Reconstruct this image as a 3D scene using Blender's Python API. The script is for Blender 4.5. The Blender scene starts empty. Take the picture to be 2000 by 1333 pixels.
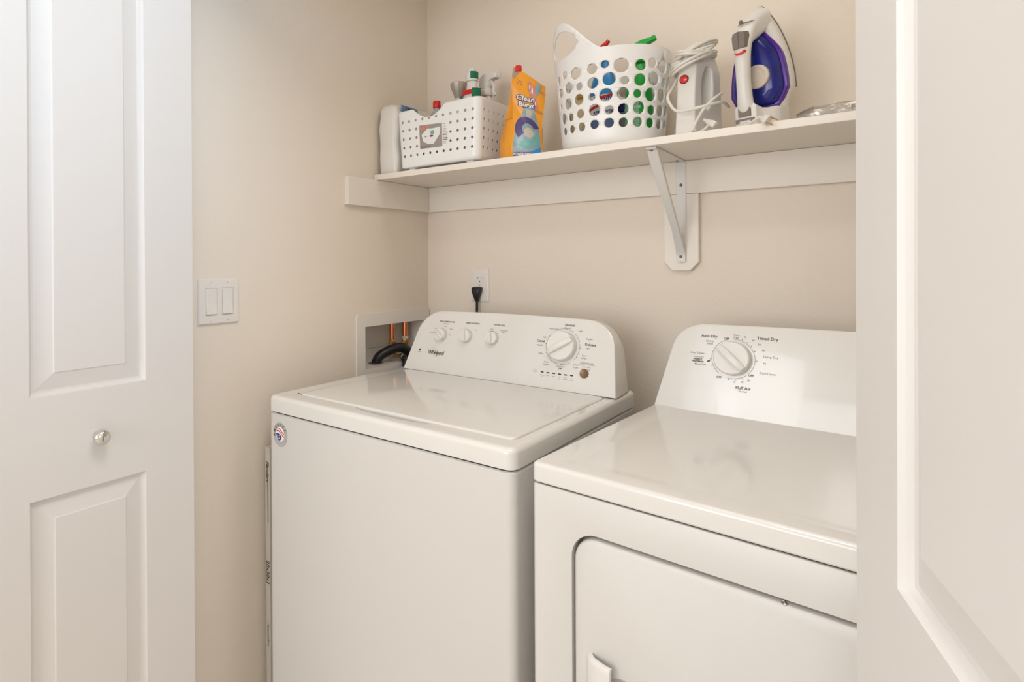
import bpy, bmesh, math, random
from mathutils import Vector, Matrix, Euler
random.seed(7)
S = bpy.context.scene
COL = S.collection
PI = math.pi
# ---------------------------------------------------------------- camera
cam_d = bpy.data.cameras.new('camera'); cam = bpy.data.objects.new('camera', cam_d); COL.objects.link(cam)
YAW, PITCH, ROLL, FPX, SX, SY = .67898, .003485, -.005145, 1146.79, 815.37, 517.94
Fv = Vector((-math.sin(YAW)*math.cos(PITCH), math.cos(YAW)*math.cos(PITCH), -math.sin(PITCH)))
Rv = Vector((math.cos(YAW), math.sin(YAW), 0)); Uv = Rv.cross(Fv)
R2 = math.cos(ROLL)*Rv+math.sin(ROLL)*Uv; U2 = -math.sin(ROLL)*Rv+math.cos(ROLL)*Uv
M = Matrix((R2, U2, -Fv)).transposed().to_4x4(); M.translation = Vector((1.32432, -1.70473, 1.26701))
cam.matrix_world = M
cam_d.sensor_fit = 'HORIZONTAL'; cam_d.sensor_width = 36
cam_d.lens = FPX*36/2000
cam_d.shift_x = (1000-SX)/2000; cam_d.shift_y = -(666.5-SY)/2000
cam_d.clip_start = .02
S.camera = cam
# ---------------------------------------------------------------- world, lights, exposure
w = bpy.data.worlds.new('world'); S.world = w; w.use_nodes = True
w.node_tree.nodes['Background'].inputs[0].default_value = (.93, .95, 1, 1)
w.node_tree.nodes['Background'].inputs[1].default_value = .6
S.view_settings.view_transform = 'Standard'; S.view_settings.look = 'None'
S.view_settings.gamma = 1; S.view_settings.use_curve_mapping = False
S.view_settings.exposure = 0.2
def area(name, loc, target, sx, sy, power, col, spread=180):
    l = bpy.data.lights.new(name, 'AREA'); l.shape = 'RECTANGLE'; l.size = sx; l.size_y = sy
    l.energy = power; l.color = col; l.spread = math.radians(spread)
    o = bpy.data.objects.new(name, l); COL.objects.link(o); o.location = loc
    o.rotation_euler = (Vector(target)-Vector(loc)).to_track_quat('-Z', 'Y').to_euler()
    return o
area('window_daylight', (1.1, -5.10, 1.5), (1.0, 0, 1.35), 2.2, 1.7, 27, (.98, 1, 1.05))  # added soft frontal fill from behind the camera, no known window
area('hall_window_daylight', (.03, -3.0, 1.5), (1.4, -1.2, 1.4), 1.0, 1.2, 14, (.97, 1, 1.06))  # added fill from the hall's left side to brighten the right door
area('side_window_daylight', (2.93, -2.3, 1.95), (0.1, -1.2, 1.95), .8, .7, 2.5, (.18, .55, 1.0), 44)
area('hall_ceiling_lamp_light', (1.22, -1.42, 2.40), (1.2, -1.1, 0), .7, .5, 9.5, (1.0, 1, 1.0))  # added overhead fill for the appliance tops, no lamp fixture here
area('closet_ceiling_lamp_light', (1.0, -.55, 2.40), (.98, -.45, 0), .7, .3, 2.0, (1, .96, .88))  # added overhead fill inside the closet, no lamp fixture here

# ---------------------------------------------------------------- helpers
def tag(o, label=None, cat=None, group=None, kind=None):
    if label: o['label'] = label
    if cat: o['category'] = cat
    if group: o['group'] = group
    if kind: o['kind'] = kind
    return o
def empty(name, loc, rz=0, label=None, cat=None, group=None):
    o = bpy.data.objects.new(name, None); COL.objects.link(o); o.location = loc; o.rotation_euler = (0, 0, rz)
    o.empty_display_size = .05
    return tag(o, label, cat, group)
def smooth(me, ang=35):
    for p in me.polygons: p.use_smooth = True
    me.set_sharp_from_angle(angle=math.radians(ang))
def obj(name, bm, mat, parent=None, ang=35, bevel=0, seg=3, label=None, xf=None, solid=0):
    if xf is not None: bm.transform(xf)
    bmesh.ops.recalc_face_normals(bm, faces=bm.faces) if not solid else None
    me = bpy.data.meshes.new(name); bm.to_mesh(me); bm.free()
    if isinstance(mat, (list, tuple)):
        for m in mat: me.materials.append(m)
    else: me.materials.append(mat)
    o = bpy.data.objects.new(name, me); COL.objects.link(o)
    if parent: o.parent = parent
    if bevel:
        b = o.modifiers.new('b', 'BEVEL'); b.width = bevel; b.segments = seg; b.limit_method = 'ANGLE'; b.angle_limit = math.radians(40)
        b.harden_normals = False
    if solid:
        s = o.modifiers.new('s', 'SOLIDIFY'); s.thickness = solid; s.offset = 0
    smooth(me, ang)
    if label: o['label'] = label
    return o
def BM(): return bmesh.new()
def box(bm, x0, x1, y0, y1, z0, z1, mi=0):
    vs = [bm.verts.new((x, y, z)) for x in (x0, x1) for y in (y0, y1) for z in (z0, z1)]
    for f in ((0, 1, 3, 2), (4, 6, 7, 5), (0, 4, 5, 1), (2, 3, 7, 6), (0, 2, 6, 4), (1, 5, 7, 3)):
        bm.faces.new([vs[i] for i in f]).material_index = mi
    return bm
def B(*a): return box(BM(), *a)
def loft(bm, rings, cap0=True, cap1=True, closed=True, mi=0):
    vr = [[bm.verts.new(p) for p in r] for r in rings]
    n = len(vr[0])
    for a, b in zip(vr, vr[1:]):
        for i in range(n if closed else n-1):
            j = (i+1) % n
            bm.faces.new((a[i], a[j], b[j], b[i])).material_index = mi
    if cap0: bm.faces.new(vr[0][::-1]).material_index = mi
    if cap1: bm.faces.new(vr[-1]).material_index = mi
    return bm
def rr(x0, x1, y0, y1, r, n=6):
    r = max(min(r, (x1-x0)/2-1e-5, (y1-y0)/2-1e-5), 1e-5); out = []
    for cx, cy, a0 in ((x1-r, y1-r, 0), (x0+r, y1-r, 90), (x0+r, y0+r, 180), (x1-r, y0+r, 270)):
        for i in range(n+1):
            a = math.radians(a0+90*i/n); out.append((cx+r*math.cos(a), cy+r*math.sin(a)))
    return out
def rrings(bm, x0, x1, y0, y1, r, prof, n=6, ax='z', mi=0):
    """prof: list of (inset, height); ring of rounded rectangles"""
    rings = []
    for ins, h in prof:
        p = rr(x0+ins, x1-ins, y0+ins, y1-ins, r-ins if r-ins > .0005 else .0005, n)
        if ax == 'z': rings.append([(a, b, h) for a, b in p])
        elif ax == 'y': rings.append([(a, h, b) for a, b in p])
        else: rings.append([(h, a, b) for a, b in p])
    return loft(bm, rings, mi=mi)
def fillet(h0, h1, r, both=True, n=4):
    p = []
    sgn = 1 if h1 > h0 else -1
    if both:
        for i in range(n+1):
            a = PI/2*i/n; p.append((r*(1-math.sin(a)), h0+sgn*r*(1-math.cos(a))))
    else: p.append((0, h0))
    for i in range(n+1):
        a = PI/2*i/n; p.append((r*(1-math.cos(a)), h1-sgn*r*(1-math.sin(a))))
    return p
def lathe(bm, prof, n=32, c=(0, 0, 0), mi=0, sx=1, sy=1):
    rings = [[(c[0]+sx*r*math.cos(2*PI*i/n), c[1]+sy*r*math.sin(2*PI*i/n), c[2]+z) for i in range(n)] for r, z in prof]
    return loft(bm, rings, mi=mi)
def catmull(pts, k=8):
    P = [Vector(p) for p in pts]; out = []
    for i in range(len(P)-1):
        a = P[i-1] if i else P[i]*2-P[i+1]; b = P[i]; c = P[i+1]; d = P[i+2] if i+2 < len(P) else P[i+1]*2-P[i]
        for j in range(k):
            t = j/k
            out.append(.5*((2*b)+(c-a)*t+(2*a-5*b+4*c-d)*t*t+(3*b-a-3*c+d)*t**3))
    out.append(P[-1]); return out
def tube(bm, pts, r, n=10, k=8, flat=None, mi=0, up=(0, 0, 1)):
    """r number or list per control point; flat=(a,b) section scale"""
    P = catmull(pts, k) if k > 1 else [Vector(p) for p in pts]
    m = len(P); rings = []
    rs = [r]*m if not isinstance(r, (list, tuple)) else [r[min(int(i/(m-1)*(len(r)-1)), len(r)-2)]*(1-((i/(m-1)*(len(r)-1)) % 1 if i < m-1 else 1)) + r[min(int(i/(m-1)*(len(r)-1)), len(r)-2)+1]*((i/(m-1)*(len(r)-1)) % 1 if i < m-1 else 1) for i in range(m)]
    u = None
    for i in range(m):
        t = (P[min(i+1, m-1)]-P[max(i-1, 0)]).normalized()
        if u is None:
            u = Vector(up)
            if abs(u.dot(t)) > .95: u = Vector((1, 0, 0))
        u = (u-t*u.dot(t)).normalized(); v = t.cross(u)
        fa, fb = flat or (1, 1)
        rings.append([P[i]+(u*math.cos(2*PI*j/n)*fa+v*math.sin(2*PI*j/n)*fb)*rs[i] for j in range(n)])
    return loft(bm, rings, mi=mi)
def sheet(outer, holes=(), step=None, span=None):
    """flat 2-D polygon with holes -> list of (verts2d, faces); optional slicing so it can be wrapped"""
    cu = bpy.data.curves.new('t', 'CURVE'); cu.dimensions = '2D'; cu.fill_mode = 'BOTH'
    for poly in [outer]+list(holes):
        sp = cu.splines.new('POLY'); sp.points.add(len(poly)-1); sp.use_cyclic_u = True
        for p, q in zip(sp.points, poly): p.co = (q[0]*10, q[1]*10, 0, 1)
    o = bpy.data.objects.new('t', cu); COL.objects.link(o)
    me = bpy.data.meshes.new_from_object(o.evaluated_get(bpy.context.evaluated_depsgraph_get()))
    bpy.data.objects.remove(o); bpy.data.curves.remove(cu)
    bm = BM(); bm.from_mesh(me); bpy.data.meshes.remove(me)
    bmesh.ops.scale(bm, vec=(.1, .1, .1), verts=bm.verts)
    bmesh.ops.remove_doubles(bm, verts=bm.verts, dist=1e-6)
    if step: slice_bm(bm, step)
    return bm
def slice_bm(bm, step):
    for ax, st in enumerate(step):
        if not st: continue
        lo = min(v.co[ax] for v in bm.verts); hi = max(v.co[ax] for v in bm.verts)
        k = math.floor(lo/st)+1
        while k*st < hi:
            n = [0, 0, 0]; n[ax] = 1; c = [0, 0, 0]; c[ax] = k*st
            bmesh.ops.bisect_plane(bm, geom=list(bm.verts)+list(bm.edges)+list(bm.faces), plane_co=c, plane_no=n)
            k += 1
def wrap(bm, f):
    for v in bm.verts: v.co = f(v.co.x, v.co.y)
    return bm
def merge(dst, src, mi=None):
    me = bpy.data.meshes.new('m'); src.to_mesh(me); src.free()
    n = len(dst.faces); dst.from_mesh(me); bpy.data.meshes.remove(me)
    if mi is not None:
        dst.faces.ensure_lookup_table()
        for f in dst.faces[n:]: f.material_index = mi
    return dst
def text2d(s, size, align='CENTER', shear=0, bold=0, sp=1.0):
    cu = bpy.data.curves.new('t', 'FONT'); cu.body = s; cu.size = size*100; cu.align_x = align; cu.align_y = 'CENTER'
    cu.shear = shear; cu.offset = bold*100; cu.space_character = sp; cu.resolution_u = 2
    o = bpy.data.objects.new('t', cu); COL.objects.link(o)
    me = bpy.data.meshes.new_from_object(o.evaluated_get(bpy.context.evaluated_depsgraph_get()))
    bpy.data.objects.remove(o); bpy.data.curves.remove(cu)
    bm = BM(); bm.from_mesh(me); bpy.data.meshes.remove(me)
    bmesh.ops.scale(bm, vec=(.01, .01, .01), verts=bm.verts)
    return bm
def put_text(dst, s, size, x, y, f, rot=0, mi=None, step=None, **k):
    t = text2d(s, size, **k)
    if rot: bmesh.ops.rotate(t, verts=t.verts, cent=(0, 0, 0), matrix=Matrix.Rotation(rot, 3, 'Z'))
    bmesh.ops.translate(t, verts=t.verts, vec=(x, y, 0))
    if step: slice_bm(t, step)
    wrap(t, f); return merge(dst, t, mi)
def put_poly(dst, poly, f, step=None, mi=None, holes=()):
    t = sheet(poly, holes, step); wrap(t, f); return merge(dst, t, mi)
def circ(cx, cy, r, n=20, ry=None, rot=0):
    ry = ry or r; out = []
    for i in range(n):
        a = 2*PI*i/n; x, y = r*math.cos(a), ry*math.sin(a)
        out.append((cx+x*math.cos(rot)-y*math.sin(rot), cy+x*math.sin(rot)+y*math.cos(rot)))
    return out
def arcpoly(cx, cy, r0, r1, a0, a1, n=24):
    o = [(cx+r1*math.cos(math.radians(a0+(a1-a0)*i/n)), cy+r1*math.sin(math.radians(a0+(a1-a0)*i/n))) for i in range(n+1)]
    return o+[(cx+r0*math.cos(math.radians(a1+(a0-a1)*i/n)), cy+r0*math.sin(math.radians(a1+(a0-a1)*i/n))) for i in range(n+1)]
def boolcut(o, cut_bm):
    bmesh.ops.recalc_face_normals(cut_bm, faces=cut_bm.faces)
    me = bpy.data.meshes.new('c'); cut_bm.to_mesh(me); cut_bm.free()
    c = bpy.data.objects.new('c', me); COL.objects.link(c); c.parent = o.parent
    bpy.context.view_layer.update()
    m = o.modifiers.new('x', 'BOOLEAN'); m.operation = 'DIFFERENCE'; m.object = c; m.solver = 'EXACT'
    mods = [x for x in o.modifiers if x.type == 'BEVEL']
    for x in mods: x.show_viewport = False
    new = bpy.data.meshes.new_from_object(o.evaluated_get(bpy.context.evaluated_depsgraph_get()))
    for x in mods: x.show_viewport = True
    o.modifiers.remove(m); o.data = new; bpy.data.objects.remove(c)
    smooth(new, 35); return o

# ---------------------------------------------------------------- materials
def mat(name, col, rough=.5, metal=0, bump=0, bscale=60, trans=0, coat=0, var=0, vscale=3, emit=0, alpha=1, spec=.5, sub=0):
    m = bpy.data.materials.new(name); m.use_nodes = True; nt = m.node_tree; b = nt.nodes['Principled BSDF']
    b.inputs['Base Color'].default_value = (*col, 1); b.inputs['Roughness'].default_value = rough
    b.inputs['Metallic'].default_value = metal; b.inputs['Transmission Weight'].default_value = trans
    b.inputs['Coat Weight'].default_value = coat; b.inputs['Alpha'].default_value = alpha
    b.inputs['Specular IOR Level'].default_value = spec
    if sub:
        b.inputs['Subsurface Weight'].default_value = sub; b.inputs['Subsurface Radius'].default_value = (.01, .01, .01)
    tc = nt.nodes.new('ShaderNodeTexCoord')
    if bump:
        n = nt.nodes.new('ShaderNodeTexNoise'); n.inputs['Scale'].default_value = bscale; n.inputs['Detail'].default_value = 3
        bp = nt.nodes.new('ShaderNodeBump'); bp.inputs['Strength'].default_value = bump; bp.inputs['Distance'].default_value = .002
        nt.links.new(tc.outputs['Object'], n.inputs['Vector']); nt.links.new(n.outputs['Fac'], bp.inputs['Height'])
        nt.links.new(bp.outputs['Normal'], b.inputs['Normal'])
    if var:
        n = nt.nodes.new('ShaderNodeTexNoise'); n.inputs['Scale'].default_value = vscale; n.inputs['Detail'].default_value = 2
        r = nt.nodes.new('ShaderNodeMix'); r.data_type = 'RGBA'
        r.inputs[6].default_value = (*[c*(1-var) for c in col], 1); r.inputs[7].default_value = (*[min(1, c*(1+var)) for c in col], 1)
        nt.links.new(tc.outputs['Object'], n.inputs['Vector']); nt.links.new(n.outputs['Fac'], r.inputs[0]); nt.links.new(r.outputs[2], b.inputs['Base Color'])
    return m
def srgb(r, g, b):
    f = lambda c: (c/255/12.92) if c/255 <= .04045 else ((c/255+.055)/1.055)**2.4
    return (f(r), f(g), f(b))
WALL = mat('wall_paint', (.88, .78, .665), .75, bump=.4, bscale=110, var=.012)
TRIM = mat('shelf_paint', (.89, .82, .73), .45, bump=.05, bscale=40, var=.01)
DOOR = mat('door_paint', (.75, .715, .68), .42, bump=.04, bscale=160)
CEIL = mat('ceiling_paint', (.85, .82, .77), .9, bump=.3, bscale=90)
FLOOR = mat('hall_floor', (.70, .64, .57), .5, bump=.1, bscale=200, var=.1, vscale=5)
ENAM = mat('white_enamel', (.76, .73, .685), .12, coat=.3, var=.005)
ENAMF = mat('white_enamel_front', (.68, .65, .61), .38, bump=.04, bscale=220, var=.005)  # same enamel as the tops, base colour darkened to offset the frontal light
PLAST = mat('white_plastic', (.79, .76, .71), .33)
PLATE = mat('switch_plate_plastic', (.86, .81, .75), .3)
BASKET = mat('basket_plastic', (.92, .905, .88), .32, sub=.15)
PRINT = mat('grey_print', (.09, .075, .06), .6)
PRINT2 = mat('light_grey_print', (.27, .23, .19), .6)
ORANGE2 = mat('orange_print', (.45, .2, .12), .6)
DARK = mat('black_rubber', (.012, .012, .014), .4)
GAP = mat('dark_interior', (.015, .012, .01), .8)
CHROME = mat('polished_nickel', (.72, .70, .67), .1, metal=1)
STEEL = mat('steel', (.55, .52, .47), .28, metal=1)
COPPER = mat('copper', (.80, .30, .14), .22, metal=1, var=.12, vscale=60)
BRASS = mat('brass', (.66, .42, .14), .28, metal=1)
BRACK = mat('bracket_white_enamel', (.80, .77, .73), .35)
RED = mat('red_plastic', (.70, .015, .012), .3)
REDT = mat('red_translucent_button', (.75, .02, .01), .15, coat=.5)
GREEN = mat('green_plastic', (.015, .42, .05), .3)
DGREEN = mat('dark_green_label', (.0, .16, .07), .4)
BLUE = mat('blue_plastic', (.03, .27, .62), .28)
NAVY = mat('navy_print', (.03, .04, .20), .4)
TEAL = mat('teal_label', (.03, .25, .24), .4)
CREAM = mat('cream_bottle', (.78, .62, .33), .35)
AMBER = mat('amber_liquid_bottle', (.55, .28, .06), .2)
WHITE = mat('white_print', (.88, .86, .84), .5)
ORANGE = mat('orange_film', (.90, .36, .02), .3, bump=.5, bscale=22, coat=.2)
FILMB = mat('blue_grey_film', (.28, .40, .46), .3, var=.45, vscale=40, coat=.2)
GREYP = mat('grey_brown_print', (.36, .31, .28), .5)
PURPLE = mat('purple_print', (.09, .06, .22), .35, var=.3, vscale=50)
AQUA = mat('aqua_print', (.18, .46, .42), .35, var=.3, vscale=50)
BEIGE = mat('beige_print', (.58, .52, .42), .5)
TANK = mat('blue_violet_tank', (.008, .016, .22), .16, coat=.25, var=.7, vscale=14)
TANKR = mat('violet_tank_rim', (.09, .02, .28), .15)
GREYB = mat('grey_brown_button', (.22, .18, .15), .4)
FOIL = mat('crinkled_foil', (.56, .53, .50), .3, metal=1, bump=.9, bscale=55)
CARD = mat('filter_cardboard', (.72, .67, .60), .7)
WRAP = mat('white_wrap_film', (.84, .81, .76), .35, bump=.6, bscale=18)
CORDW = mat('white_cord', (.80, .76, .69), .4)
HAND = mat('steamer_plastic', (.82, .79, .74), .3)
BROWNB = mat('bronze_button', (.20, .11, .06), .3, metal=.3)
CLEAR = mat('clear_smoky_plastic', (.62, .54, .46), .15, trans=.45)
LGREY = mat('light_grey_print_patch', (.45, .44, .43), .5)
SALMON = mat('salmon_print', (.66, .25, .17), .5, var=.3, vscale=90)

# ================================================================= SETTING
def struct(name, bm, m, parent=None, **k):
    o = obj(name, bm, m, parent, **k)
    if not parent: o['kind'] = 'structure'
    return o
H = 2.44; XR = 1.66; YF = -5.2
# left wall with the hole of the washer outlet box
BY0, BY1, BZ0, BZ1 = -.3402, -.036, .9242, 1.061
bm = BM()
box(bm, -.12, 0, YF, BY0, 0, H); box(bm, -.12, 0, BY1, .12, 0, H); box(bm, -.12, 0, BY0, BY1, 0, BZ0); box(bm, -.12, 0, BY0, BY1, BZ1, H)
struct('wall_left', bm, WALL)
struct('wall_back', B(0, XR+.12, 0, .12, 0, H), WALL)
struct('wall_closet_right', B(XR, XR+.12, -.94, 0, 0, H), WALL)
struct('wall_front_closet', B(1.47, 3.0, -1.06, -.94, 0, H), WALL)
struct('wall_header', B(0, 1.47, -1.06, -.94, 2.07, H), WALL)
struct('wall_right', B(3.0, 3.12, YF, -1.06, 0, H), WALL)
struct('wall_behind', B(-.12, 3.12, YF-.12, YF, 0, H), WALL)
struct('floor', B(-.12, 3.12, YF-.12, .12, -.1, 0), FLOOR)
struct('ceiling', B(-.12, 3.12, YF-.12, .12, H, H+.1), CEIL)
# ---- bifold doors
def door_panel(parent, W=.432, T=.033, z0=.012, z1=2.03, stile=.1085, midz=(.8314, 1.0225), zb=.2, zt=1.90):
    """panel in local coords: width along x 0..W, face at y=-T/2 (front) ; moulded panels raised on both faces"""
    bm = BM()
    xs = [0, stile, W-stile, W]; zs = [z0, zb, midz[0], midz[1], zt, z1]
    for sgn in (-1, 1):
        y = sgn*T/2
        for i in range(3):
            for j in range(5):
                a, b, c, d = xs[i], xs[i+1], zs[j], zs[j+1]
                if i == 1 and j in (1, 3):
                    prof = [(0, 0), (.0022, .0045), (.006, .0085), (.010, .0095), (.013, .009), (.040, .0030), (.0415, .0016), (.0425, .0012)]
                    rings = [[(a+s, y-sgn*dp, c+s), (b-s, y-sgn*dp, c+s), (b-s, y-sgn*dp, d-s), (a+s, y-sgn*dp, d-s)] for s, dp in prof]
                    loft(bm, rings, cap0=False)
                else:
                    bm.faces.new([bm.verts.new(p) for p in ((a, y, c), (b, y, c), (b, y, d), (a, y, d))])
    for q in (((0, z0), (W, z0)), ((W, z0), (W, z1)), ((W, z1), (0, z1)), ((0, z1), (0, z0))):
        (a, c), (b, d) = q
        bm.faces.new([bm.verts.new(p) for p in ((a, -T/2, c), (b, -T/2, d), (b, T/2, d), (a, T/2, c))])
    bmesh.ops.remove_doubles(bm, verts=bm.verts, dist=1e-5)
    return obj('door_panel', bm, DOOR, parent, ang=12)
def knob(parent, x, z, T=.033):
    bm = BM(); lathe(bm, [(.004, 0), (.0085, 0), (.0085, .002), (.0065, .004), (.0062, .009), (.009, .012), (.0135, .0155), (.0155, .021), (.0155, .025), (.0140, .030), (.0095, .0335), (.003, .035)], 32)
    bm.transform(Matrix.Translation((x, -T/2, z)) @ Matrix.Rotation(PI/2, 4, 'X'))
    return obj('door_knob', bm, CHROME, parent, ang=60, label='round polished nickel knob')
# left door : face at x=.10, far edge y=-.994, running toward the hall
d1 = bpy.data.objects.new('door_1', None); COL.objects.link(d1); d1['kind'] = 'structure'
d1.location = (.10-.0165, -.994-.432, 0); d1.rotation_euler = (0, 0, PI/2)
door_panel(d1); knob(d1, .225, .929)
p2 = door_panel(d1); p2.location = (0, .040, 0)
# right door, leaning open
AD = math.radians(15.1)
d2 = bpy.data.objects.new('door_2', None); COL.objects.link(d2); d2['kind'] = 'structure'
fx, fy = 1.2992, -1.037
nx, ny = math.cos(AD), math.sin(AD)          # pointing away from the visible face
d2.location = (fx+nx*.0165, fy+ny*.0165, 0); d2.rotation_euler = (0, 0, -PI/2+AD)
door_panel(d2)
p2 = door_panel(d2); p2.location = (0, .040, 0)
kb = knob(d2, .216, .929)
# unseen windows added for light behind the camera and hall left; side window
PANE = mat('daylit_window_glass', (.8, .9, 1), .02)
PANE.node_tree.nodes['Principled BSDF'].inputs['Emission Color'].default_value = (.90, .96, 1, 1)
PANE.node_tree.nodes['Principled BSDF'].inputs['Emission Strength'].default_value = .8  # panes glow by themselves in place of daylight, solid wall behind
def window(n, M4, W, Hh):
    root = bpy.data.objects.new(f'window_{n}', None); COL.objects.link(root); root['kind'] = 'structure'; root.matrix_world = M4
    bm = BM()
    for a in ((-W/2-.06, -W/2, 0, Hh), (W/2, W/2+.06, 0, Hh), (-W/2-.06, W/2+.06, -.06, 0), (-W/2-.06, W/2+.06, Hh, Hh+.06), (-.015, .015, 0, Hh)):
        box(bm, a[0], a[1], -.03, 0, a[2], a[3])
    obj('window_frame', bm, TRIM, root, bevel=.004)
    obj('window_pane', B(-W/2, W/2, -.008, -.004, 0, Hh), PANE, root)
window(1, Matrix.Translation((.9, YF, .65)) @ Matrix.Rotation(PI, 4, 'Z'), 2.2, 1.7)  # added window, goes with the fill light behind the camera
window(3, Matrix.Translation((0, -3.0, .9)) @ Matrix.Rotation(PI/2, 4, 'Z'), 1.0, 1.2)  # added window, goes with the fill light for the right door
window(2, Matrix.Translation((3.0, -2.3, 1.55)) @ Matrix.Rotation(-PI/2, 4, 'Z'), .9, .9)

# ---- cleats and shelf
ZS = 1.5389
t1 = struct('trim_1', B(0, .019, -.4254, 0, ZS-.089, ZS-.0004), TRIM, bevel=.0015)
t2 = struct('trim_2', B(.0192, XR, -.019, 0, ZS-.089, ZS-.0004), TRIM, bevel=.0015)
bm = BM(); pr = [(.837, ZS-.0895), (.9256, ZS-.0895), (.9256, 1.266), (.9035, 1.2424), (.859, 1.2424), (.837, 1.266)]
loft(bm, [[(x, 0, z) for x, z in pr], [(x, -.019, z) for x, z in pr]])
struct('trim_3', bm, TRIM, bevel=.0015)
shelf = obj('wall_shelf', B(.0025, XR, -.2928, -.0005, ZS, ZS+.0182), TRIM, bevel=.0015)
tag(shelf, 'long white painted shelf board across the back wall holding all the laundry supplies', 'shelf')
ST = ZS+.0182
# ---- bracket
br = empty('shelf_bracket', (.8825, -.0195, 1.2689), 0, 'white metal shelf bracket with diagonal brace on the vertical wood block', 'bracket')
hz = ZS-1.2689-.0005
bm = BM()
a = rr(-.0122, .0122, -.006, hz, .008, 5)
loft(bm, [[(x, 0, z) for x, z in a], [(x, -.0025, z) for x, z in a]])
obj('wall_plate', bm, BRACK, br, bevel=.0006)
obj('shelf_arm', B(-.0122, .0122, -.258, -.0025, hz-.0028, hz), BRACK, br, bevel=.0008)
bm = BM()   # channel shaped brace, flat at both ends
path = [(-.2585, hz-.0032, .012), (-.246, hz-.006, .0125), (-.225, hz-.030, .0125), (-.06, .085, .0095), (-.018, .036, .0105), (-.008, .022, .012), (-.0045, .012, .012), (-.0045, -.002, .012)]
ch = []
for k, (y, z, hw) in enumerate(path):
    d = (path[min(k+1, 7)][0]-path[max(k-1, 0)][0], path[min(k+1, 7)][1]-path[max(k-1, 0)][1]); L = math.hypot(*d); nn = (d[1]/L, -d[0]/L)
    f = .007 if 1 < k < 5 else .0008
    top = [(-hw, 0), (-hw*.9, .0015), (hw*.9, .0015), (hw, 0), (hw, -f), (hw-.0015, -f), (hw-.0015, -.0004), (-hw+.0015, -.0004), (-hw+.0015, -f), (-hw, -f)]
    ch.append([(x, y+nn[0]*q, z+nn[1]*q) for x, q in top])
loft(bm, ch)
obj('diagonal_brace', bm, BRACK, br)
for (y, z, hor) in ((-.0025, .205, 0), (-.0065, .012, 0), (-.035, hz-.0028, 1), (-.250, hz-.0062, 1)):
    bm = BM(); lathe(bm, [(.0005, .0026), (.003, .0022), (.0042, .0004), (.0042, 0)], 14); box(bm, -.003, .003, -.0005, .0005, .0024, .0029)
    R = Matrix.Rotation(PI, 4, 'X') if hor else Matrix.Rotation(PI/2, 4, 'X')
    bm.transform(Matrix.Translation((0 if not hor else -.001, y, z)) @ R); obj('screw', bm, GREYB, br, ang=50)
obj('keyhole_slot', B(-.0012, .0012, -.0058, -.0054, -.003, .008), GAP, br)

# ================================================================= SWITCH, OUTLET, OUTLET BOX
sw = empty('light_switch', (0, -.8667, 1.1727), 0, 'double rocker light switch plate on the left wall', 'light switch')
bm = BM(); rrings(bm, -.058, .058, -.057, .057, .004, [(0, 0), (0, .003), (.003, .0062), (.005, .0065)], ax='x')
o = obj('cover_plate', bm, PLATE, sw)
for cy in (-.023, .023):
    cb = BM(); rrings(cb, cy-.0172, cy+.0172, -.0338, .0338, .001, [(0, .002), (0, .02)], ax='x'); boolcut(o, cb)
for cy in (-.023, .023):
    bm = BM(); box(bm, .0015, .0058, cy-.0168, cy+.0168, -.0334, .0334)
    obj('rocker_frame', bm, PLATE, sw, bevel=.0006)
    bm = BM(); pr = [(.0058, -.031), (.0105, -.031), (.0062, 0.0), (.0072, .031), (.0058, .031)]
    loft(bm, [[(x, cy-.0145, z) for x, z in pr], [(x, cy+.0145, z) for x, z in pr]]); obj('rocker', bm, PLATE, sw, bevel=.0008)
    for z in (-.048, .048):
        bm = BM(); lathe(bm, [(.0026, 0), (.0026, .0008), (.0018, .0012)], 14); bm.transform(Matrix.Translation((.0064, cy, z)) @ Matrix.Rotation(PI/2, 4, 'Y'))
        s = obj('screw', bm, PLATE, sw); obj('screw_slot', B(.0076, .0078, cy-.0004, cy+.0004, z-.0018, z+.0018), GREYB, s)
ou = empty('wall_outlet', (.2269, 0, 1.1899), 0, 'white duplex wall outlet above the washing machine console', 'outlet')
bm = BM(); rrings(bm, -.035, .035, -.057, .057, .004, [(0, 0), (0, -.003), (.003, -.0052), (.005, -.0055)], ax='y'); obj('cover_plate', bm, PLATE, ou)
for cz in (.0195, -.0195):
    bm = BM(); pr = [(x, max(-.0135, min(.0135, z))) for x, z in circ(0, 0, .0172, 36)]
    loft(bm, [[(x, -.005, cz+z) for x, z in pr], [(x, -.0072, cz+z) for x, z in pr]]); r_ = obj('receptacle', bm, PLATE, ou, bevel=.0005)
    bm = BM(); box(bm, -.0072, -.0058, -.0076, -.0071, cz+.001, cz+.009); box(bm, .0055, .0069, -.0076, -.0071, cz+.002, cz+.009)
    put_poly(bm, circ(0, cz-.0068, .0024, 14), lambda x, z: Vector((x, -.0075, z))); obj('socket_slots', bm, GAP, r_)
bm = BM(); lathe(bm, [(.0026, 0), (.0026, .0008), (.0018, .0012)], 14); bm.transform(Matrix.Translation((0, -.0054, 0)) @ Matrix.Rotation(PI/2, 4, 'X')); obj('screw', bm, STEEL, ou)
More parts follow.
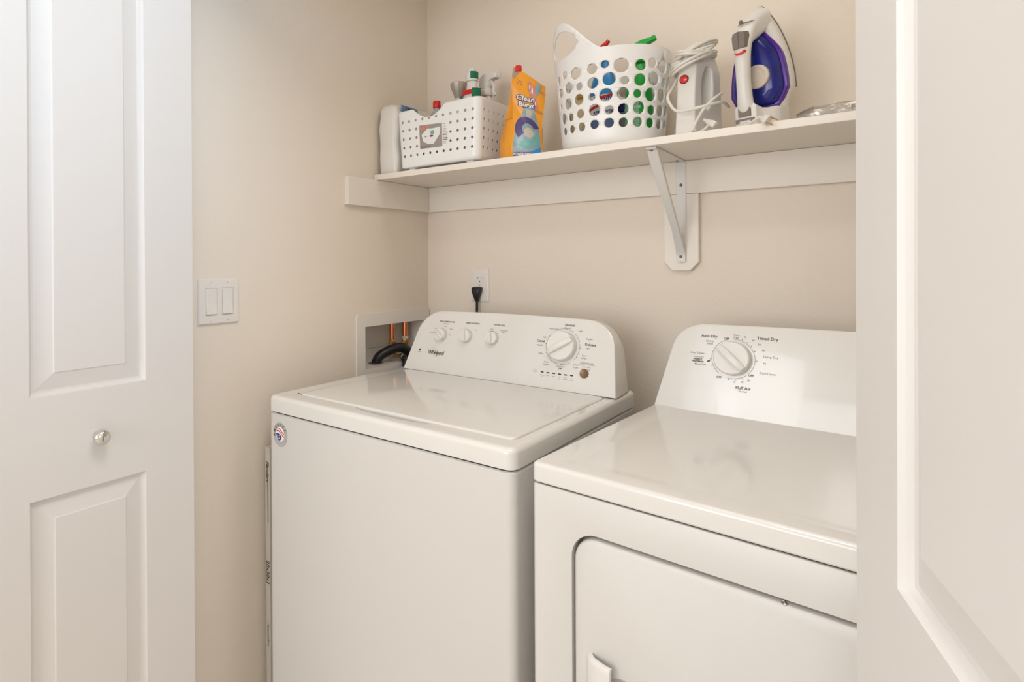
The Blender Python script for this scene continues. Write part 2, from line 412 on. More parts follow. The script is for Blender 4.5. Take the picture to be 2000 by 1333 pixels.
# black plug and cord of the washer
pl = empty('power_cord', (.2235, -.0075, 1.1704), 0, 'black appliance power cord plugged into the lower wall socket', 'power cord')
bm = BM(); rings = []
for z, wx, d0, d1 in ((.014, .011, 0, .014), (.013, .0165, 0, .018), (.008, .0175, 0, .022), (-.004, .0155, 0, .024), (-.016, .0105, .001, .023), (-.027, .0078, .003, .02), (-.034, .0070, .004, .018), (-.0345, .006, .005, .017)):
    rings.append([(x, -y, z) for x, y in rr(-wx, wx, d0, d1, .005, 3)])
loft(bm, rings); obj('plug', bm, DARK, pl, ang=50)
bm = BM(); tube(bm, [(0, -.011, -.03), (0, -.011, -.06), (0, -.012, -.10), (.004, -.02, -.16), (.03, -.05, -.26)], .0045); obj('cord', bm, DARK, pl)
# washer outlet box
wb = empty('washer_outlet_box', (0, -.2, .89), 0, 'white recessed plumbing box in the left wall behind the washer console', 'plumbing box')
W3 = lambda p: (p[0], p[1]+.2, p[2]-.89)
bm = BM(); fy0, fy1, fz0, fz1 = -.3785, -.0045, .8862, 1.1015
outer = rr(fy0, fy1, fz0, fz1, .008, 4); s_ = sheet(outer, [rr(BY0, BY1, BZ0, BZ1, .002, 2)])
r = bmesh.ops.extrude_face_region(s_, geom=list(s_.faces)); vv = [v for v in r['geom'] if isinstance(v, bmesh.types.BMVert)]
for v in s_.verts: v.co = Vector((.0002, v.co.x+.2, v.co.y-.89))
for v in vv: v.co.x = .0065
obj('flange', s_, PLATE, wb, bevel=.0015)
bm = BM(); yy0, yy1, zz0, zz1 = BY0+.0005, BY1-.0005, BZ0+.0005, BZ1-.0005
for f in (((-.09, yy0), (-.09, yy1)),): pass
D_ = -.085
quads = [((D_, yy0, zz0), (D_, yy1, zz0), (D_, yy1, zz1), (D_, yy0, zz1)), ((0, yy0, zz0), (0, yy1, zz0), (D_, yy1, zz0), (D_, yy0, zz0)),
         ((0, yy0, zz1), (0, yy1, zz1), (D_, yy1, zz1), (D_, yy0, zz1)), ((0, yy0, zz0), (0, yy0, zz1), (D_, yy0, zz1), (D_, yy0, zz0)), ((0, yy1, zz0), (0, yy1, zz1), (D_, yy1, zz1), (D_, yy1, zz0))]
for qd in quads: bm.faces.new([bm.verts.new(W3(p)) for p in qd])
box(bm, D_, D_+.006, yy0+.2, yy1+.2, 0.975-.89, .981-.89)
bmesh.ops.remove_doubles(bm, verts=bm.verts, dist=1e-5); obj('recessed_liner', bm, PLATE, wb)
bm = BM(); lathe(bm, [(.019, 0), (.026, 0), (.0265, .002), (.024, .003), (.019, .003), (.019, 0)], 28, W3((-.045, -.237, .9246))); obj('drain_gasket', bm, GREYB, wb)
for py, zt in ((-.1515, .992), (-.082, .990)):
    bm = BM(); lathe(bm, [(.0098, zt-.89), (.0098, BZ1-.0006-.89)], 20, (-.045, py+.2, 0)); pp = obj('copper_pipe', bm, COPPER, wb)
    bm = BM(); lathe(bm, [(.010, -.012), (.0135, -.012), (.0135, -.004), (.0115, -.002), (.0115, .004), (.010, .006)], 8, (-.045, py+.2, zt-.89)); lathe(bm, [(.009, -.052), (.012, -.05), (.0125, -.034), (.0165, -.03), (.0165, -.018), (.010, -.012)], 20, (-.045, py+.2, zt-.89))
    tube(bm, [(-.04, py+.2, zt-.938), (-.02, py+.2, zt-.940), (-.006, py+.2, zt-.942)], .0080)
    obj('shutoff_valve', bm, BRASS, wb, label='brass shutoff valve')
    if py > -.1:
        bm = BM(); lathe(bm, [(.0102, .004), (.0125, .006), (.0125, .012), (.0100, .013)], 18, (-.045, py+.2, zt-.89)); obj('pipe_collar', bm, PLATE, wb)
dh = empty('drain_hose', (-.045, -.237, .925), 0, 'thick black drain hose arching out of the plumbing box', 'hose')
bm = BM(); L0 = Vector((-.045, -.237, .925))
pts = [Vector(p)-L0 for p in ((-.045, -.238, .9255), (-.034, -.228, .950), (-.016, -.196, .968), (-.006, -.160, .974), (.003, -.132, .964), (.014, -.116, .940), (.028, -.110, .905), (.038, -.108, .86), (.045, -.108, .80), (.05, -.108, .6))]
tube(bm, pts, .0165, n=16); obj('hose_body', bm, DARK, dh)
for k, (py, n_) in enumerate(((-.1515, 'red'), (-.082, 'blue'))):
    sh = empty('supply_hose', (-.004, py, .9395), 0, 'black water supply hose on the left brass valve' if k == 0 else 'black water supply hose on the right brass valve near the corner', 'hose', None)
    bm = BM(); q_ = -1 if k == 0 else 1
    tube(bm, [(.001, 0, 0), (.014, q_*.002, -.004), (.028, q_*.014, -.03), (.035, q_*.026, -.10), (.036, q_*.03, -.3)], .0085, n=12); obj('hose_body', bm, DARK, sh)
    bm = BM(); lathe(bm, [(.008, -.004), (.013, -.003), (.013, .008), (.009, .010)], 10); bm.transform(Matrix.Rotation(PI/2, 4, 'Y')); obj('coupling', bm, STEEL, sh)

# ================================================================= WASHER
XW, YW, RW, ZW = .10664, -.78926, -.00908, .9365
ws = empty('washing_machine', (XW, YW, 0), RW, 'white top loading washing machine with four knobs left of the dryer', 'washing machine')
Wd = .699; ZSM = ZW-.0422
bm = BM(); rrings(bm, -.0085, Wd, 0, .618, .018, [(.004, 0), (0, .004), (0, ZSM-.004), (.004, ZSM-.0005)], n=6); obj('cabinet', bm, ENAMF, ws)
bm = BM(); rrings(bm, .004, Wd-.004, .004, .612, .018, [(0, ZSM-.004), (0, ZSM+.004)]); obj('seam_gasket', bm, GAP, ws)
bm = BM(); rrings(bm, -.0095, Wd+.001, -.001, .62, .020, fillet(ZSM+.0036, ZW, .011, both=False, n=6), n=7); deck = obj('top_deck', bm, ENAM, ws)
LX0, LX1, LY0, LY1 = .055, .672, .048, .4815
cb = BM(); rrings(cb, LX0-.0016, LX1+.0022, LY0-.002, LY1+.003, .016, [(0, ZW-.010), (0, ZW+.02)]); boolcut(deck, cb)
cb = BM(); bmesh.ops.create_uvsphere(cb, u_segments=40, v_segments=20, radius=1); cb.transform(Matrix.Translation((.372, LY0+.002, ZW-.001)) @ Matrix.Diagonal((.118, .0225, .026, 1))); boolcut(deck, cb)
bm = BM(); rrings(bm, LX0, LX1, LY0, LY1, .015, fillet(ZW-.0095, ZW+.0035, .006, both=False, n=5), n=7); obj('lid', bm, ENAM, ws)
bm = BM(); lathe(bm, [(.0035, -.0005), (.0035, .0004), (.003, .001)], 12, (LX0-.009, LY0+.006, ZW)); obj('lid_bumper', bm, DARK, ws)
# consoles -----------------------------------------------------------
def console(root, X0, X1, yb, z0, hgt, insL, insR, rL, rR, tilt, depth, m=ENAM, bow=.004):
    """outline in face plane (x, s) from the base; returns face mapper"""
    hs = hgt/math.cos(tilt)
    def outline(g=0, dz=0):
        pts = []
        pts.append((X0+g, 0)); pts.append((X1-g, 0))
        h = hs-g-dz
        def bez(a, b, c, n=12):
            out = []
            for i in range(n+1):
                t_ = i/n; k1 = (1-t_)**3; k2 = 3*(1-t_)**2*t_; k3 = 3*(1-t_)*t_*t_; k4 = t_**3
                b1 = (a[0]+(b[0]-a[0])*.62, a[1]+(b[1]-a[1])*.62); b2 = (c[0]+(b[0]-c[0])*.62, c[1]+(b[1]-c[1])*.62)
                out.append((a[0]*k1+b1[0]*k2+b2[0]*k3+c[0]*k4, a[1]*k1+b1[1]*k2+b2[1]*k3+c[1]*k4))
            return out
        def edge(X, ins, sg, q): return (X-sg*(g+ins*(q/hs)), q)
        ra, la = rR, rL
        pts += bez(edge(X1, insR, 1, h-ra), edge(X1, insR, 1, h), (X1-insR-g-ra*1.05, h+bow*.3))
        xa, xb = X1-insR-g-ra*1.05, X0+insL+g+la*1.05
        for i in range(1, 10):
            t_ = i/10; pts.append((xa+(xb-xa)*t_, h+bow*(.3+.7*math.sin(PI*t_))))
        pts += bez((xb, h+bow*.3), edge(X0, insL, -1, h), edge(X0, insL, -1, h-la))
        return pts
    T = tilt
    def P(x, s, off=0): return Vector((x, yb+s*math.sin(T)-off*math.cos(T), z0+s*math.cos(T)+off*math.sin(T)))
    rings = []
    for g, dz, back in ((.006, 0, -1), (.0025, 0, -.001), (.0008, 0, .001), (0, 0, .005)):
        o_ = outline(g)
        rings.append([P(x, s, -back if back >= 0 else 0) if back >= 0 else P(x, s, 0.0) for x, s in o_])
    # back outline: vertical plane, lower
    for (dy, g, dz) in ((depth*.40, .001, .001), (depth*.72, .004, .010), (depth*.92, .008, .026), (depth, .012, .045)):
        o_ = outline(g, dz)
        rings.append([Vector((x, yb+dy+s*math.sin(T)*(1-dy/depth*.75), z0+s*math.cos(T))) for x, s in o_])
    bm = BM(); loft(bm, rings)
    obj('console', bm, m, root, ang=28)
    return P
TL = math.atan2(.052, .185)
P = console(ws, .0255, .6985, .4835, ZW+.0025, .180, .050, .022, .072, .068, TL, .121)
def F(off): return lambda x, s: P(x, s, off)
def dial(root, P, x, s, r, hgt, rot, name='control_knob', ridge=True, sub=None):
    R = Matrix((Vector((1, 0, 0)), P(0, 1)-P(0, 0), P(0, 0, 1)-P(0, 0, 0))).transposed().to_4x4(); R.translation = P(x, s, .0005)
    bm = BM(); lathe(bm, [(r*1.0, 0), (r*1.0, hgt*.45), (r*.98, hgt*.55), (r*.93, hgt*.62), (r*.9, hgt*.62)], 40)
    k = obj(name, bm, PLAST, root, ang=40, xf=R)
    bm = BM()
    if ridge:
        g = []
        for t_, wv, hh in ((-.99, .12, .5), (-.92, .2, .8), (-.6, .24, .96), (0, .25, 1), (.6, .24, .96), (.92, .2, .8), (.99, .12, .5)):
            g.append([(-wv*r, t_*r, hgt*.5), (-wv*r*.85, t_*r, hgt*hh*.93), (-wv*r*.5, t_*r, hgt*hh), (wv*r*.5, t_*r, hgt*hh), (wv*r*.85, t_*r, hgt*hh*.93), (wv*r, t_*r, hgt*.5)])
        loft(bm, g, closed=True)
        bm.transform(Matrix.Rotation(rot, 4, 'Z')); obj('grip', bm, PLAST, k, xf=R, ang=30)
    return k
def cS(z): return (z-ZW-.0025)/math.cos(TL)
bm = BM()
ring_bm = lambda cx, cs, r: arcpoly(cx, cs, r, r+.0008, 0, 0)
K = [(.155, cS(1.048)), (.245, cS(1.051)), (.3346, cS(1.0515))]
for i, (x, s) in enumerate(K):
    dial(ws, P, x, s, .0185, .024, (math.radians(50), math.radians(12), math.radians(12))[i])
BX, BS = .5475, cS(1.0475)
dial(ws, P, BX, BS, .0385, .030, math.radians(-58), name='cycle_dial')
f = F(.0004)
GR = {}
def gkey(x, q):
    z_ = ZW+.0025+q*math.cos(TL)
    if x < .205 and z_ < 1.010: return ('logo', 0) if x > .1 else ('badge', 0)
    if x < .205: return ('knob_markings', 0)
    if x < .305: return ('knob_markings', 1)
    if x < .42: return ('knob_markings', 2)
    if z_ < .985 and x < .60: return ('status_markings', 0)
    if x > .593 and z_ < 1.014: return ('button_markings', 0)
    return ('dial_markings', 0)
def gput(kind, mi, x, q, fn):
    k = gkey(x, q)
    if k not in GR: GR[k] = BM()
    fn(GR[k])
T_ = lambda s, size, x, y, **k: gput(0, 0, x, y, lambda b_: put_text(b_, s, size, x, y, f, mi=0, **k))
T_('WASH TEMPERATURE', .0058, .166, cS(1.0885), bold=.00012); T_('FABRIC SOFTENER', .0058, .259, cS(1.0890), bold=.00012); T_('WATER LEVEL', .0058, .350, cS(1.0895), bold=.00012)
T_('Normal', .0088, .561, cS(1.1025), bold=.0002); T_('Casual', .0088, .484, cS(1.057), bold=.0002); T_('Delicate', .0088, .622, cS(1.0575), bold=.0002)
T_('Whirlpool', .0165, .142, cS(.9955), bold=.00035, sp=.86, shear=.15)
gput(0, 0, .150, cS(.999), lambda b_: put_poly(b_, arcpoly(.145, cS(.9985), .0135, .0142, 225, 335, 20), f, mi=0))
gput(0, 0, .0795, cS(.9995), lambda b_: put_poly(b_, circ(.0795, cS(.9995), .0042, 14, .0036), f, mi=0))
T_('OFF', .0058, .5475, cS(.9915), bold=.0002)
small = [('Cold Rinse', .0046, .164, 1.0825), ('Cold', .005, .163, 1.0745), ('Warm', .005, .186, 1.068), ('Hot', .005, .184, 1.0505), ('Tap Cold', .005, .118, 1.0535), ('Cool', .005, .126, 1.0665),
         ('On', .005, .273, 1.0705), ('Auto', .005, .327, 1.0775), ('Sensing', .005, .327, 1.0715), ('Deep Water', .005, .367, 1.0755), ('Wash', .005, .367, 1.0695),
         ('SINCE 1911', .0032, .134, 1.0055), ('6th SENSE', .0030, .0795, .9932),
         ('Regular', .0058, .556, 1.0950), ('Heavy Duty', .0058, .518, 1.0905), ('Light', .0058, .592, 1.0895), ('Light', .0058, .495, 1.0675), ('Regular', .0058, .484, 1.0462), ('Bulky', .0058, .488, 1.0255),
         ('Clean', .0056, .506, 1.0050), ('Washer', .0056, .506, .9990), ('Regular', .0058, .618, 1.0715), ('Light', .0058, .616, 1.0485), ('Rinse', .0056, .609, 1.0300), ('& Spin', .0056, .609, 1.0235),
         ('Drain', .0056, .589, 1.0055), ('& Spin', .0056, .589, .9990), ('Super Wash', .0050, .5475, .9975), ('Push to Start', .0040, .617, 1.0030), ('Hold to Pause', .0040, .617, .9975)]
for s_, z_, x_, zz in small: gput(0, 1, x_, cS(zz), lambda b_: put_text(b_, s_, z_, x_, cS(zz), f, mi=1, bold=.00004))
for i, l in enumerate((('Sensing', 'Fill'), ('Wash', ''), ('Rinse', ''), ('Soak', 'Spin'), ('Wash', 'Complete'), ('Lid', 'Locked'))):
    for j, q in enumerate(l):
        if q: gput(0, 1, .4985+.0165*i, cS(.9715-.0045*j), lambda b_: put_text(b_, q, .0038, .4985+.0165*i, cS(.9715-.0045*j), f, mi=1))
for q, z in (('Cycle', .983), ('Status', .978)): gput(0, 1, .477, cS(z), lambda b_: put_text(b_, q, .0042, .477, cS(z), f, mi=1))
pr = GR[('dial_markings', 0)]
T2 = lambda cx, cs, r, a0, a1: put_poly(pr, arcpoly(cx, cs, r, r+.0009, a0, a1), f, mi=1)
for a0, a1 in ((15, 48), (58, 118), (142, 200), (212, 262), (268, 300), (318, 372)): T2(BX, BS, .0462, a0, a1)
for a in (60, 92, 122, 150, 175, 205, 235, 270, 300, 330, 0, 22): put_poly(pr, circ(BX+.0485*math.cos(math.radians(a)), BS+.0485*math.sin(math.radians(a)), .0011, 8), f, mi=1)
pr = GR[('button_markings', 0)]
put_poly(pr, [(.595, cS(1.0078)), (.640, cS(1.0078)), (.640, cS(1.0083)), (.595, cS(1.0083))], f, mi=1)
put_text(pr, 'START/PAUSE', .0058, .6175, cS(1.0115), f, mi=1, bold=.0001)
for k_, b_ in GR.items(): obj(k_[0], b_, (PRINT, PRINT2), ws)
for i in range(6):
    bm = BM(); put_poly(bm, [(x+.4985+.0165*i, y+cS(.9785)) for x, y in rr(-.0042, .0042, -.0014, .0014, .0005, 2)], F(.0006)); obj('indicator_light', bm, GAP, ws)
R = Matrix((Vector((1, 0, 0)), P(0, 1)-P(0, 0), P(0, 0, 1)-P(0, 0, 0))).transposed().to_4x4(); R.translation = P(.6135, cS(.9870), 0)
bm = BM(); lathe(bm, [(.0115, 0), (.0115, .0022), (.0105, .003), (.009, .0028), (.003, .0020)], 28); obj('start_button', bm, BROWNB, ws, xf=R, label='round bronze start button')
# sticker
st = BM(); CX, CZ = .0405, .8435
fs = lambda o_: (lambda x, z: Vector((CX+x, -.0004-o_, CZ+z)))
put_poly(st, circ(0, 0, .0275, 36, .0300), fs(0)); stk = obj('round_sticker', st, LGREY, ws, label='round grey sticker with a flag ball in the middle')
bm = BM(); put_poly(bm, circ(0, .001, .0165, 28, .0180), fs(.0002)); obj('flag_disc', bm, WHITE, stk)
bm = BM()
def clipc(poly, R_=.0160):
    return [(x, z) if math.hypot(x, z) < R_ else (x/math.hypot(x, z)*R_, z/math.hypot(x, z)*R_) for x, z in poly]
for k in range(3):
    c = .002+.0065*k; pts = []
    for i in range(13): x = -.016+.032*i/12; pts.append((x, c+.0035*math.sin((x+.016)*150)-x*.25))
    pts2 = [(x, z+.0032) for x, z in reversed(pts)]
    put_poly(bm, clipc(pts+pts2), fs(.0004))
obj('red_stripes', bm, RED, stk)
bm = BM(); put_poly(bm, clipc([(-.0155, .001), (-.008, .003), (0, .0), (.006, -.004), (.003, -.012), (-.003, -.0155), (-.010, -.012)]), fs(.0006)); obj('blue_field', bm, NAVY, stk)
bm = BM()
for x, z, r in ((-.009, -.003, .0026), (-.003, -.009, .0026), (-.0025, -.002, .002), (-.008, -.0095, .0018)):
    put_poly(bm, [(x+(r if i % 2 == 0 else r*.42)*math.sin(2*PI*i/10), z+(r if i % 2 == 0 else r*.42)*math.cos(2*PI*i/10)) for i in range(10)], fs(.0008))
for k in range(22):
    a = math.radians(200+220*k/21); put_poly(bm, circ(.0235*math.cos(a), .0255*math.sin(a)-.0, .0006, 6), fs(.0004))
obj('white_stars', bm, WHITE, stk)
bm = BM()
for i, ch_ in enumerate('AMERICA'):
    a = math.radians(188-26*i); put_text(bm, ch_, .0098, .0222*math.cos(a), .0245*math.sin(a), fs(.0005), rot=a-PI/2, bold=.0003)
obj('sticker_lettering', bm, PRINT, stk)

# ================================================================= DRYER
XD, YD, RD, ZD = .84164, -.79538, -.0680, .925
dr = empty('clothes_dryer', (XD, YD, 0), RD, 'white clothes dryer with one large dial right of the washing machine', 'clothes dryer')
Dw, ZDM = .735, .925-.0354
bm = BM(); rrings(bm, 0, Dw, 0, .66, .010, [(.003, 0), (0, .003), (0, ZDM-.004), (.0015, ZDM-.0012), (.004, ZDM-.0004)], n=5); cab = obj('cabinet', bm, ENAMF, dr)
DX0, DX1, DZ0, DZ1, DR = .0745, .660, .22, .8305, .045
cb = BM(); rrings(cb, DX0, DX1, DZ0, DZ1, DR, [(0, -.02), (0, .035)], n=10, ax='y'); boolcut(cab, cb)
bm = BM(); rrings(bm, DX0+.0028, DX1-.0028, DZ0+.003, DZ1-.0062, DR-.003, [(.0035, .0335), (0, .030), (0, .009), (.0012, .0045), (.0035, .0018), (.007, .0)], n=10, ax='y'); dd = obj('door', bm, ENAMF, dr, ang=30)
cb = BM(); bmesh.ops.create_uvsphere(cb, u_segments=40, v_segments=24, radius=1); cb.transform(Matrix.Translation((.166, -.002, .545)) @ Matrix.Diagonal((.062, .026, .078, 1))); boolcut(dd, cb)
# pull: grows out of the door on the left and overhangs the finger recess on the right
bm = BM(); rings = []
for z, g in ((.470, .006), (.473, .002), (.480, 0), (.632, 0), (.6385, .0012), (.6415, .0045), (.6425, .008)):
    path = [(.1015, .003), (.103, -.006), (.110, -.0135), (.124, -.0185), (.141, -.0215), (.1475, -.0205)]
    o_ = [(x+g*.9*(1-(x-.1015)/.046), y*(1-g*22)) for x, y in path]; i_ = [(x+.0015+g*.9*(1-(x-.1015)/.046), (y+.0035)*(1-g*22)) for x, y in reversed(path)]
    rings.append([(x, min(y, .004), z) for x, y in o_+i_])
loft(bm, rings); obj('door_handle', bm, PLAST, dr, ang=40).parent = dd
bm = BM(); lathe(bm, [(.0008, .0018), (.004, .0014), (.0055, 0), (.0055, -.004)], 18); box(bm, -.004, .004, -.0006, .0006, .0012, .0021); box(bm, -.0006, .0006, -.004, .004, .0012, .0021)
obj('screw', bm, STEEL, dr, xf=Matrix.Translation((.375, .0078, DZ1-.0078)))
bm = BM(); rrings(bm, .004, Dw-.004, .004, .652, .010, [(0, ZDM-.004), (0, ZDM+.004)]); obj('seam_gasket', bm, GAP, dr)
bm = BM(); pf = [(.0016, ZDM+.0022), (0, ZDM+.0045)]+fillet(ZDM+.005, ZD, .008, both=False, n=5)[1:]+[(.036, ZD), (.042, ZD-.0002), (.052, ZD-.0011), (.062, ZD-.0014)]
rrings(bm, -.0012, Dw+.0012, -.0012, .66, .012, pf, n=7)
obj('top_panel', bm, ENAM, dr, ang=28)
TD = math.atan2(.048, .20)
PD = console(dr, .0, Dw, .545, ZD-.004, .199, .045, .045, .058, .058, TD, .105)
cD = lambda z: (z-ZD+.004)/math.cos(TD)
DXc, DSc = .1665, cD(1.0475)
dial(dr, PD, DXc, DSc, .0375, .030, math.radians(48), name='cycle_dial')
fd = lambda x, s: PD(x, s, .0004)
bm = BM(); bold = [('Auto Dry', .0088, .114, 1.0935, 0), ('Timed Dry', .0092, .2325, 1.0965, 0), ('Fluff Air', .0092, .190, .9865, 0), ('OFF', .0062, .151, 1.0905, 0), ('OFF', .0062, .2045, 1.0155, 0), ('OFF', .0062, .1400, 1.0045, 0), ('ENERGY', .0052, .0925, 1.0395, 0), ('PREFERRED', .0052, .0925, 1.0345, 0)]
for s_, z_, x_, zz, r_ in bold: put_text(bm, s_, z_, x_, cD(zz), fd, mi=0, bold=.0002)
put_poly(bm, circ(.116, cD(1.0375), .0035, 10, .0022, .5), fd, mi=0)
for s_, z_, x_, zz in (('Heavily', .0056, .116, 1.0825), ('Soiled', .0056, .116, 1.0765), ('Cool Down', .0064, .0905, 1.0535), ('Less Dry', .0062, .094, 1.0450), ('More Dry', .0062, .0985, 1.0285), ('Heavy', .0056, .1705, 1.1000), ('Duty', .0056, .1705, 1.0945),
                       ('70', .0058, .1885, 1.0965), ('60', .0058, .2045, 1.0910), ('50', .0058, .2175, 1.0830), ('40', .0058, .2255, 1.0710), ('Damp Dry', .0066, .2405, 1.0580), ('30', .0058, .2290, 1.0440), ('Cool Down', .0066, .2360, 1.0230), ('10', .0058, .1715, .9975), ('20', .0058, .1880, .9995), ('30', .0058, .2000, 1.0045), ('No Heat', .0046, .190, .9795)):
    put_text(bm, s_, z_, x_, cD(zz), fd, mi=1, bold=.00006)
for a0, a1 in ((105, 232), (-42, 92),): put_poly(bm, arcpoly(DXc, DSc, .0438, .0447, a0, a1, 40), fd, mi=1)
for a in (84, 70, 55, 42, 26, 0, 186, 204, 262, 280, 298): put_poly(bm, circ(DXc+.0475*math.cos(math.radians(a)), DSc+.0475*math.sin(math.radians(a)), .0012, 8), fd, mi=1)
put_poly(bm, arcpoly(DXc, DSc, .0438, .0447, 258, 312, 20), fd, mi=2)
obj('dial_markings', bm, (PRINT, PRINT2, ORANGE2), dr)

# ================================================================= FILTER beside the washer
fl = empty('air_filter', (.0145, -.738, 0), 0, 'slim white cardboard framed air filter standing between wall and washer', 'air filter')
bm = BM(); rrings(bm, 0, .0198, 0, .508, .001, [(0, 0), (0, .776)], n=2); fo = obj('cardboard_frame', bm, CARD, fl)
cb = B(.017, .03, .02, .488, .02, .756); boolcut(fo, cb)
bm = BM(); n = 46
vs = []
for i in range(n+1):
    y = .021+.466*i/n; x = .0172 if i % 2 else .0192; vs.append((bm.verts.new((x, y, .021)), bm.verts.new((x, y, .755))))
for a, b in zip(vs, vs[1:]): bm.faces.new((a[0], b[0], b[1], a[1]))
obj('pleated_media', bm, WHITE, fl, ang=5)
bm = BM(); ff = lambda x, z: Vector((x, -.0005, z))
bm.free()
for tx, sz, x_, z_, kw in (('Flanders', .0165, .0102, .712, dict(shear=.4, bold=.0004)), ('PREMIUM', .0085, .011, .6655, dict(shear=.3)), ('CUSTOM MADE IN AMERICA', .0058, .012, .610, dict(bold=.0002)), ('20x30x1', .0185, .0102, .4400, dict(bold=.0005)), ('NaturalAire', .0125, .0105, .273, dict(shear=.3))):
    bm = BM(); put_text(bm, tx, sz, x_, z_, ff, rot=-PI/2, **kw); obj('frame_lettering', bm, PRINT, fl)

# ================================================================= THINGS ON THE SHELF
def wall_band(outline2d, holes, pos, step=(.004, .02)):
    bm = sheet(outline2d, holes, step); wrap(bm, pos); bmesh.ops.remove_doubles(bm, verts=bm.verts, dist=2e-5); return bm
def section(pts_fn, zs):  # rings helper
    return [[(x, y, z) for x, y in pts_fn(z)] for z in zs]
def spray_head(root, z, ang, m, hm, s=1.0, name='spray_trigger', label=None):
    """collar at z, head pointing along ang"""
    e = BM(); lathe(e, [(.0135*s, 0), (.014*s, .002*s), (.014*s, .014*s), (.010*s, .018*s), (.010*s, .022*s)], 20)
    c_ = obj('collar', e, m, root, xf=Matrix.Translation((0, 0, z)))
    e = BM(); pr = [(-.018, .022), (-.022, .034), (-.020, .046), (-.008, .054), (.020, .054), (.036, .049), (.038, .038), (.016, .036), (.011, .020), (-.008, .018)]
    pr = [(x*s, q*s) for x, q in pr]
    loft(e, [[(x*.9, -.008*s*k, q) for x, q in pr] if abs(k) > 1 else [(x, -.008*s*k, q) for x, q in pr] for k in (-1.2, -.8, .8, 1.2)])
    h = obj(name, e, hm, root, xf=Matrix.Translation((0, 0, z)) @ Matrix.Rotation(ang, 4, 'Z'), bevel=.0012*s, label=label)
    e = BM(); tube(e, [(.013*s, 0, .036*s), (.022*s, 0, .022*s), (.021*s, 0, .008*s), (.027*s, 0, -.004*s)], .0042*s, n=10, flat=(1, .7)); obj('trigger_lever', e, hm, h, xf=Matrix.Translation((0, 0, z)) @ Matrix.Rotation(ang, 4, 'Z'))
    e = BM(); lathe(e, [(.0075*s, 0), (.0085*s, .002*s), (.0085*s, .008*s), (.004*s, .009*s)], 12); obj('nozzle', e, m, h, xf=Matrix.Translation((0, 0, z)) @ Matrix.Rotation(ang, 4, 'Z') @ Matrix.Translation((.036*s, 0, .0435*s)) @ Matrix.Rotation(PI/2, 4, 'Y'))
    return h
def tilt_head(root, h, z, deg):
    h.location = (0, 0, 0); M_ = Matrix.Translation((0, 0, z+.012)) @ Matrix.Rotation(math.radians(deg), 4, 'Y') @ Matrix.Diagonal((1, .8, .72, 1)) @ Matrix.Translation((0, 0, -z-.012))
    h.matrix_basis = M_
def bottle_body(root, prof, m, sy=.7, name='bottle_body'):
    e = BM(); lathe(e, prof, 32, sy=sy); return obj(name, e, m, root, ang=50)
def label_band(root, r, z0, z1, a0, a1, m, sy=.7, name='bottle_label', off=.0006, nn=18):
    e = BM(); vs = []
    for i in range(nn+1):
        a = math.radians(a0+(a1-a0)*i/nn); x, y = (r+off)*math.cos(a), (r*sy+off)*math.sin(a)
        vs.append((e.verts.new((x, y, z0)), e.verts.new((x, y, z1))))
    for p, q in zip(vs, vs[1:]): e.faces.new((p[0], q[0], q[1], p[1]))
    return obj(name, e, m, root)
def cyl_text(bm, s_, size, r, a, z, sy=.7, off=.0012, **k):
    put_text(bm, s_, size, 0, z, lambda x, q: Vector(((r+off)*math.cos(math.radians(a)+x/r), (r*sy+off)*math.sin(math.radians(a)+x/r), q)), **k)

# ---- white wrapped package
pk = empty('wrapped_package', (.050, -.168, ST), 0, 'white film wrapped package with small blue label at the left end of the shelf', 'package')
bm = BM(); rings = []
for z, g, q in ((0, .006, 0), (.004, .001, 0), (.05, 0, .002), (.10, .002, -.002), (.15, -.001, .002), (.19, .001, 0), (.213, .002, -.002), (.226, .008, 0), (.233, .018, 0), (.2345, .028, 0)):
    p = rr(-.040+g, .040-g, -.114+g, .122-g, .018, 6)
    rings.append([(x+.002*math.sin(9*y*6+z*40)+q*.5, y+.002*math.sin(x*120+z*55), z+(.006*math.sin(y*30+1) if z > .2 else 0)) for x, y in p])
loft(bm, rings); obj('wrapping', bm, WRAP, pk, ang=60)
bm = BM(); box(bm, .0395, .0432, -.088, -.005, .204, .2225); lb = obj('blue_label', bm, mat('blue_label_print', (.16, .30, .52), .4), pk, bevel=.001)
bm = BM(); put_text(bm, '3.M Sub', .015, -.045, .213, lambda x, z: Vector((.0436, x, z)), bold=.0004); obj('label_lettering', bm, NAVY, lb)
# ---- small perforated basket
BXC, BYC = .2535, -.1795
bk = empty('small_storage_basket', (BXC, BYC, ST), 0, 'small white rectangular plastic basket with rows of round holes and a scooped rim', 'basket')
HX, HY, RC, HB = .157, .1085, .022, .188
def perim_rr(hx, hy, r):
    segs = []; Ls = [2*(hx-r), PI/2*r, 2*(hy-r), PI/2*r, 2*(hx-r), PI/2*r, 2*(hy-r), PI/2*r]; tot = sum(Ls)
    def f(s_):
        s_ = s_ % tot
        for i, l in enumerate(Ls):
            if s_ <= l or i == 7: break
            s_ -= l
        side = i//2; t = s_
        if i % 2 == 0: p = (-(hx-r)+t, -hy) if side % 2 == 0 else (-(hy-r)+t, -hx)
        else:
            a = t/r; base = (hx-r) if side % 2 == 0 else (hy-r); dep = (hy-r) if side % 2 == 0 else (hx-r)
            p = (base+r*math.sin(a), -dep-r*math.cos(a))
        x, y = p
        for _ in range(side): x, y = -y, x
        return x, y
    return f, tot, Ls
pf_, TOT, Ls = perim_rr(HX, HY, RC)
OFF = TOT-(HY-RC)-PI/2*RC     # seam in the middle of the left side
def bpos(s_, z):
    x, y = pf_(s_-OFF*0 + S0); k = .925+.075*z/HB
    return Vector((x*(1-(1-k)*.95), y*(1-(1-k)*.8), z))
S0 = -(PI/2*RC)-(HY-RC)
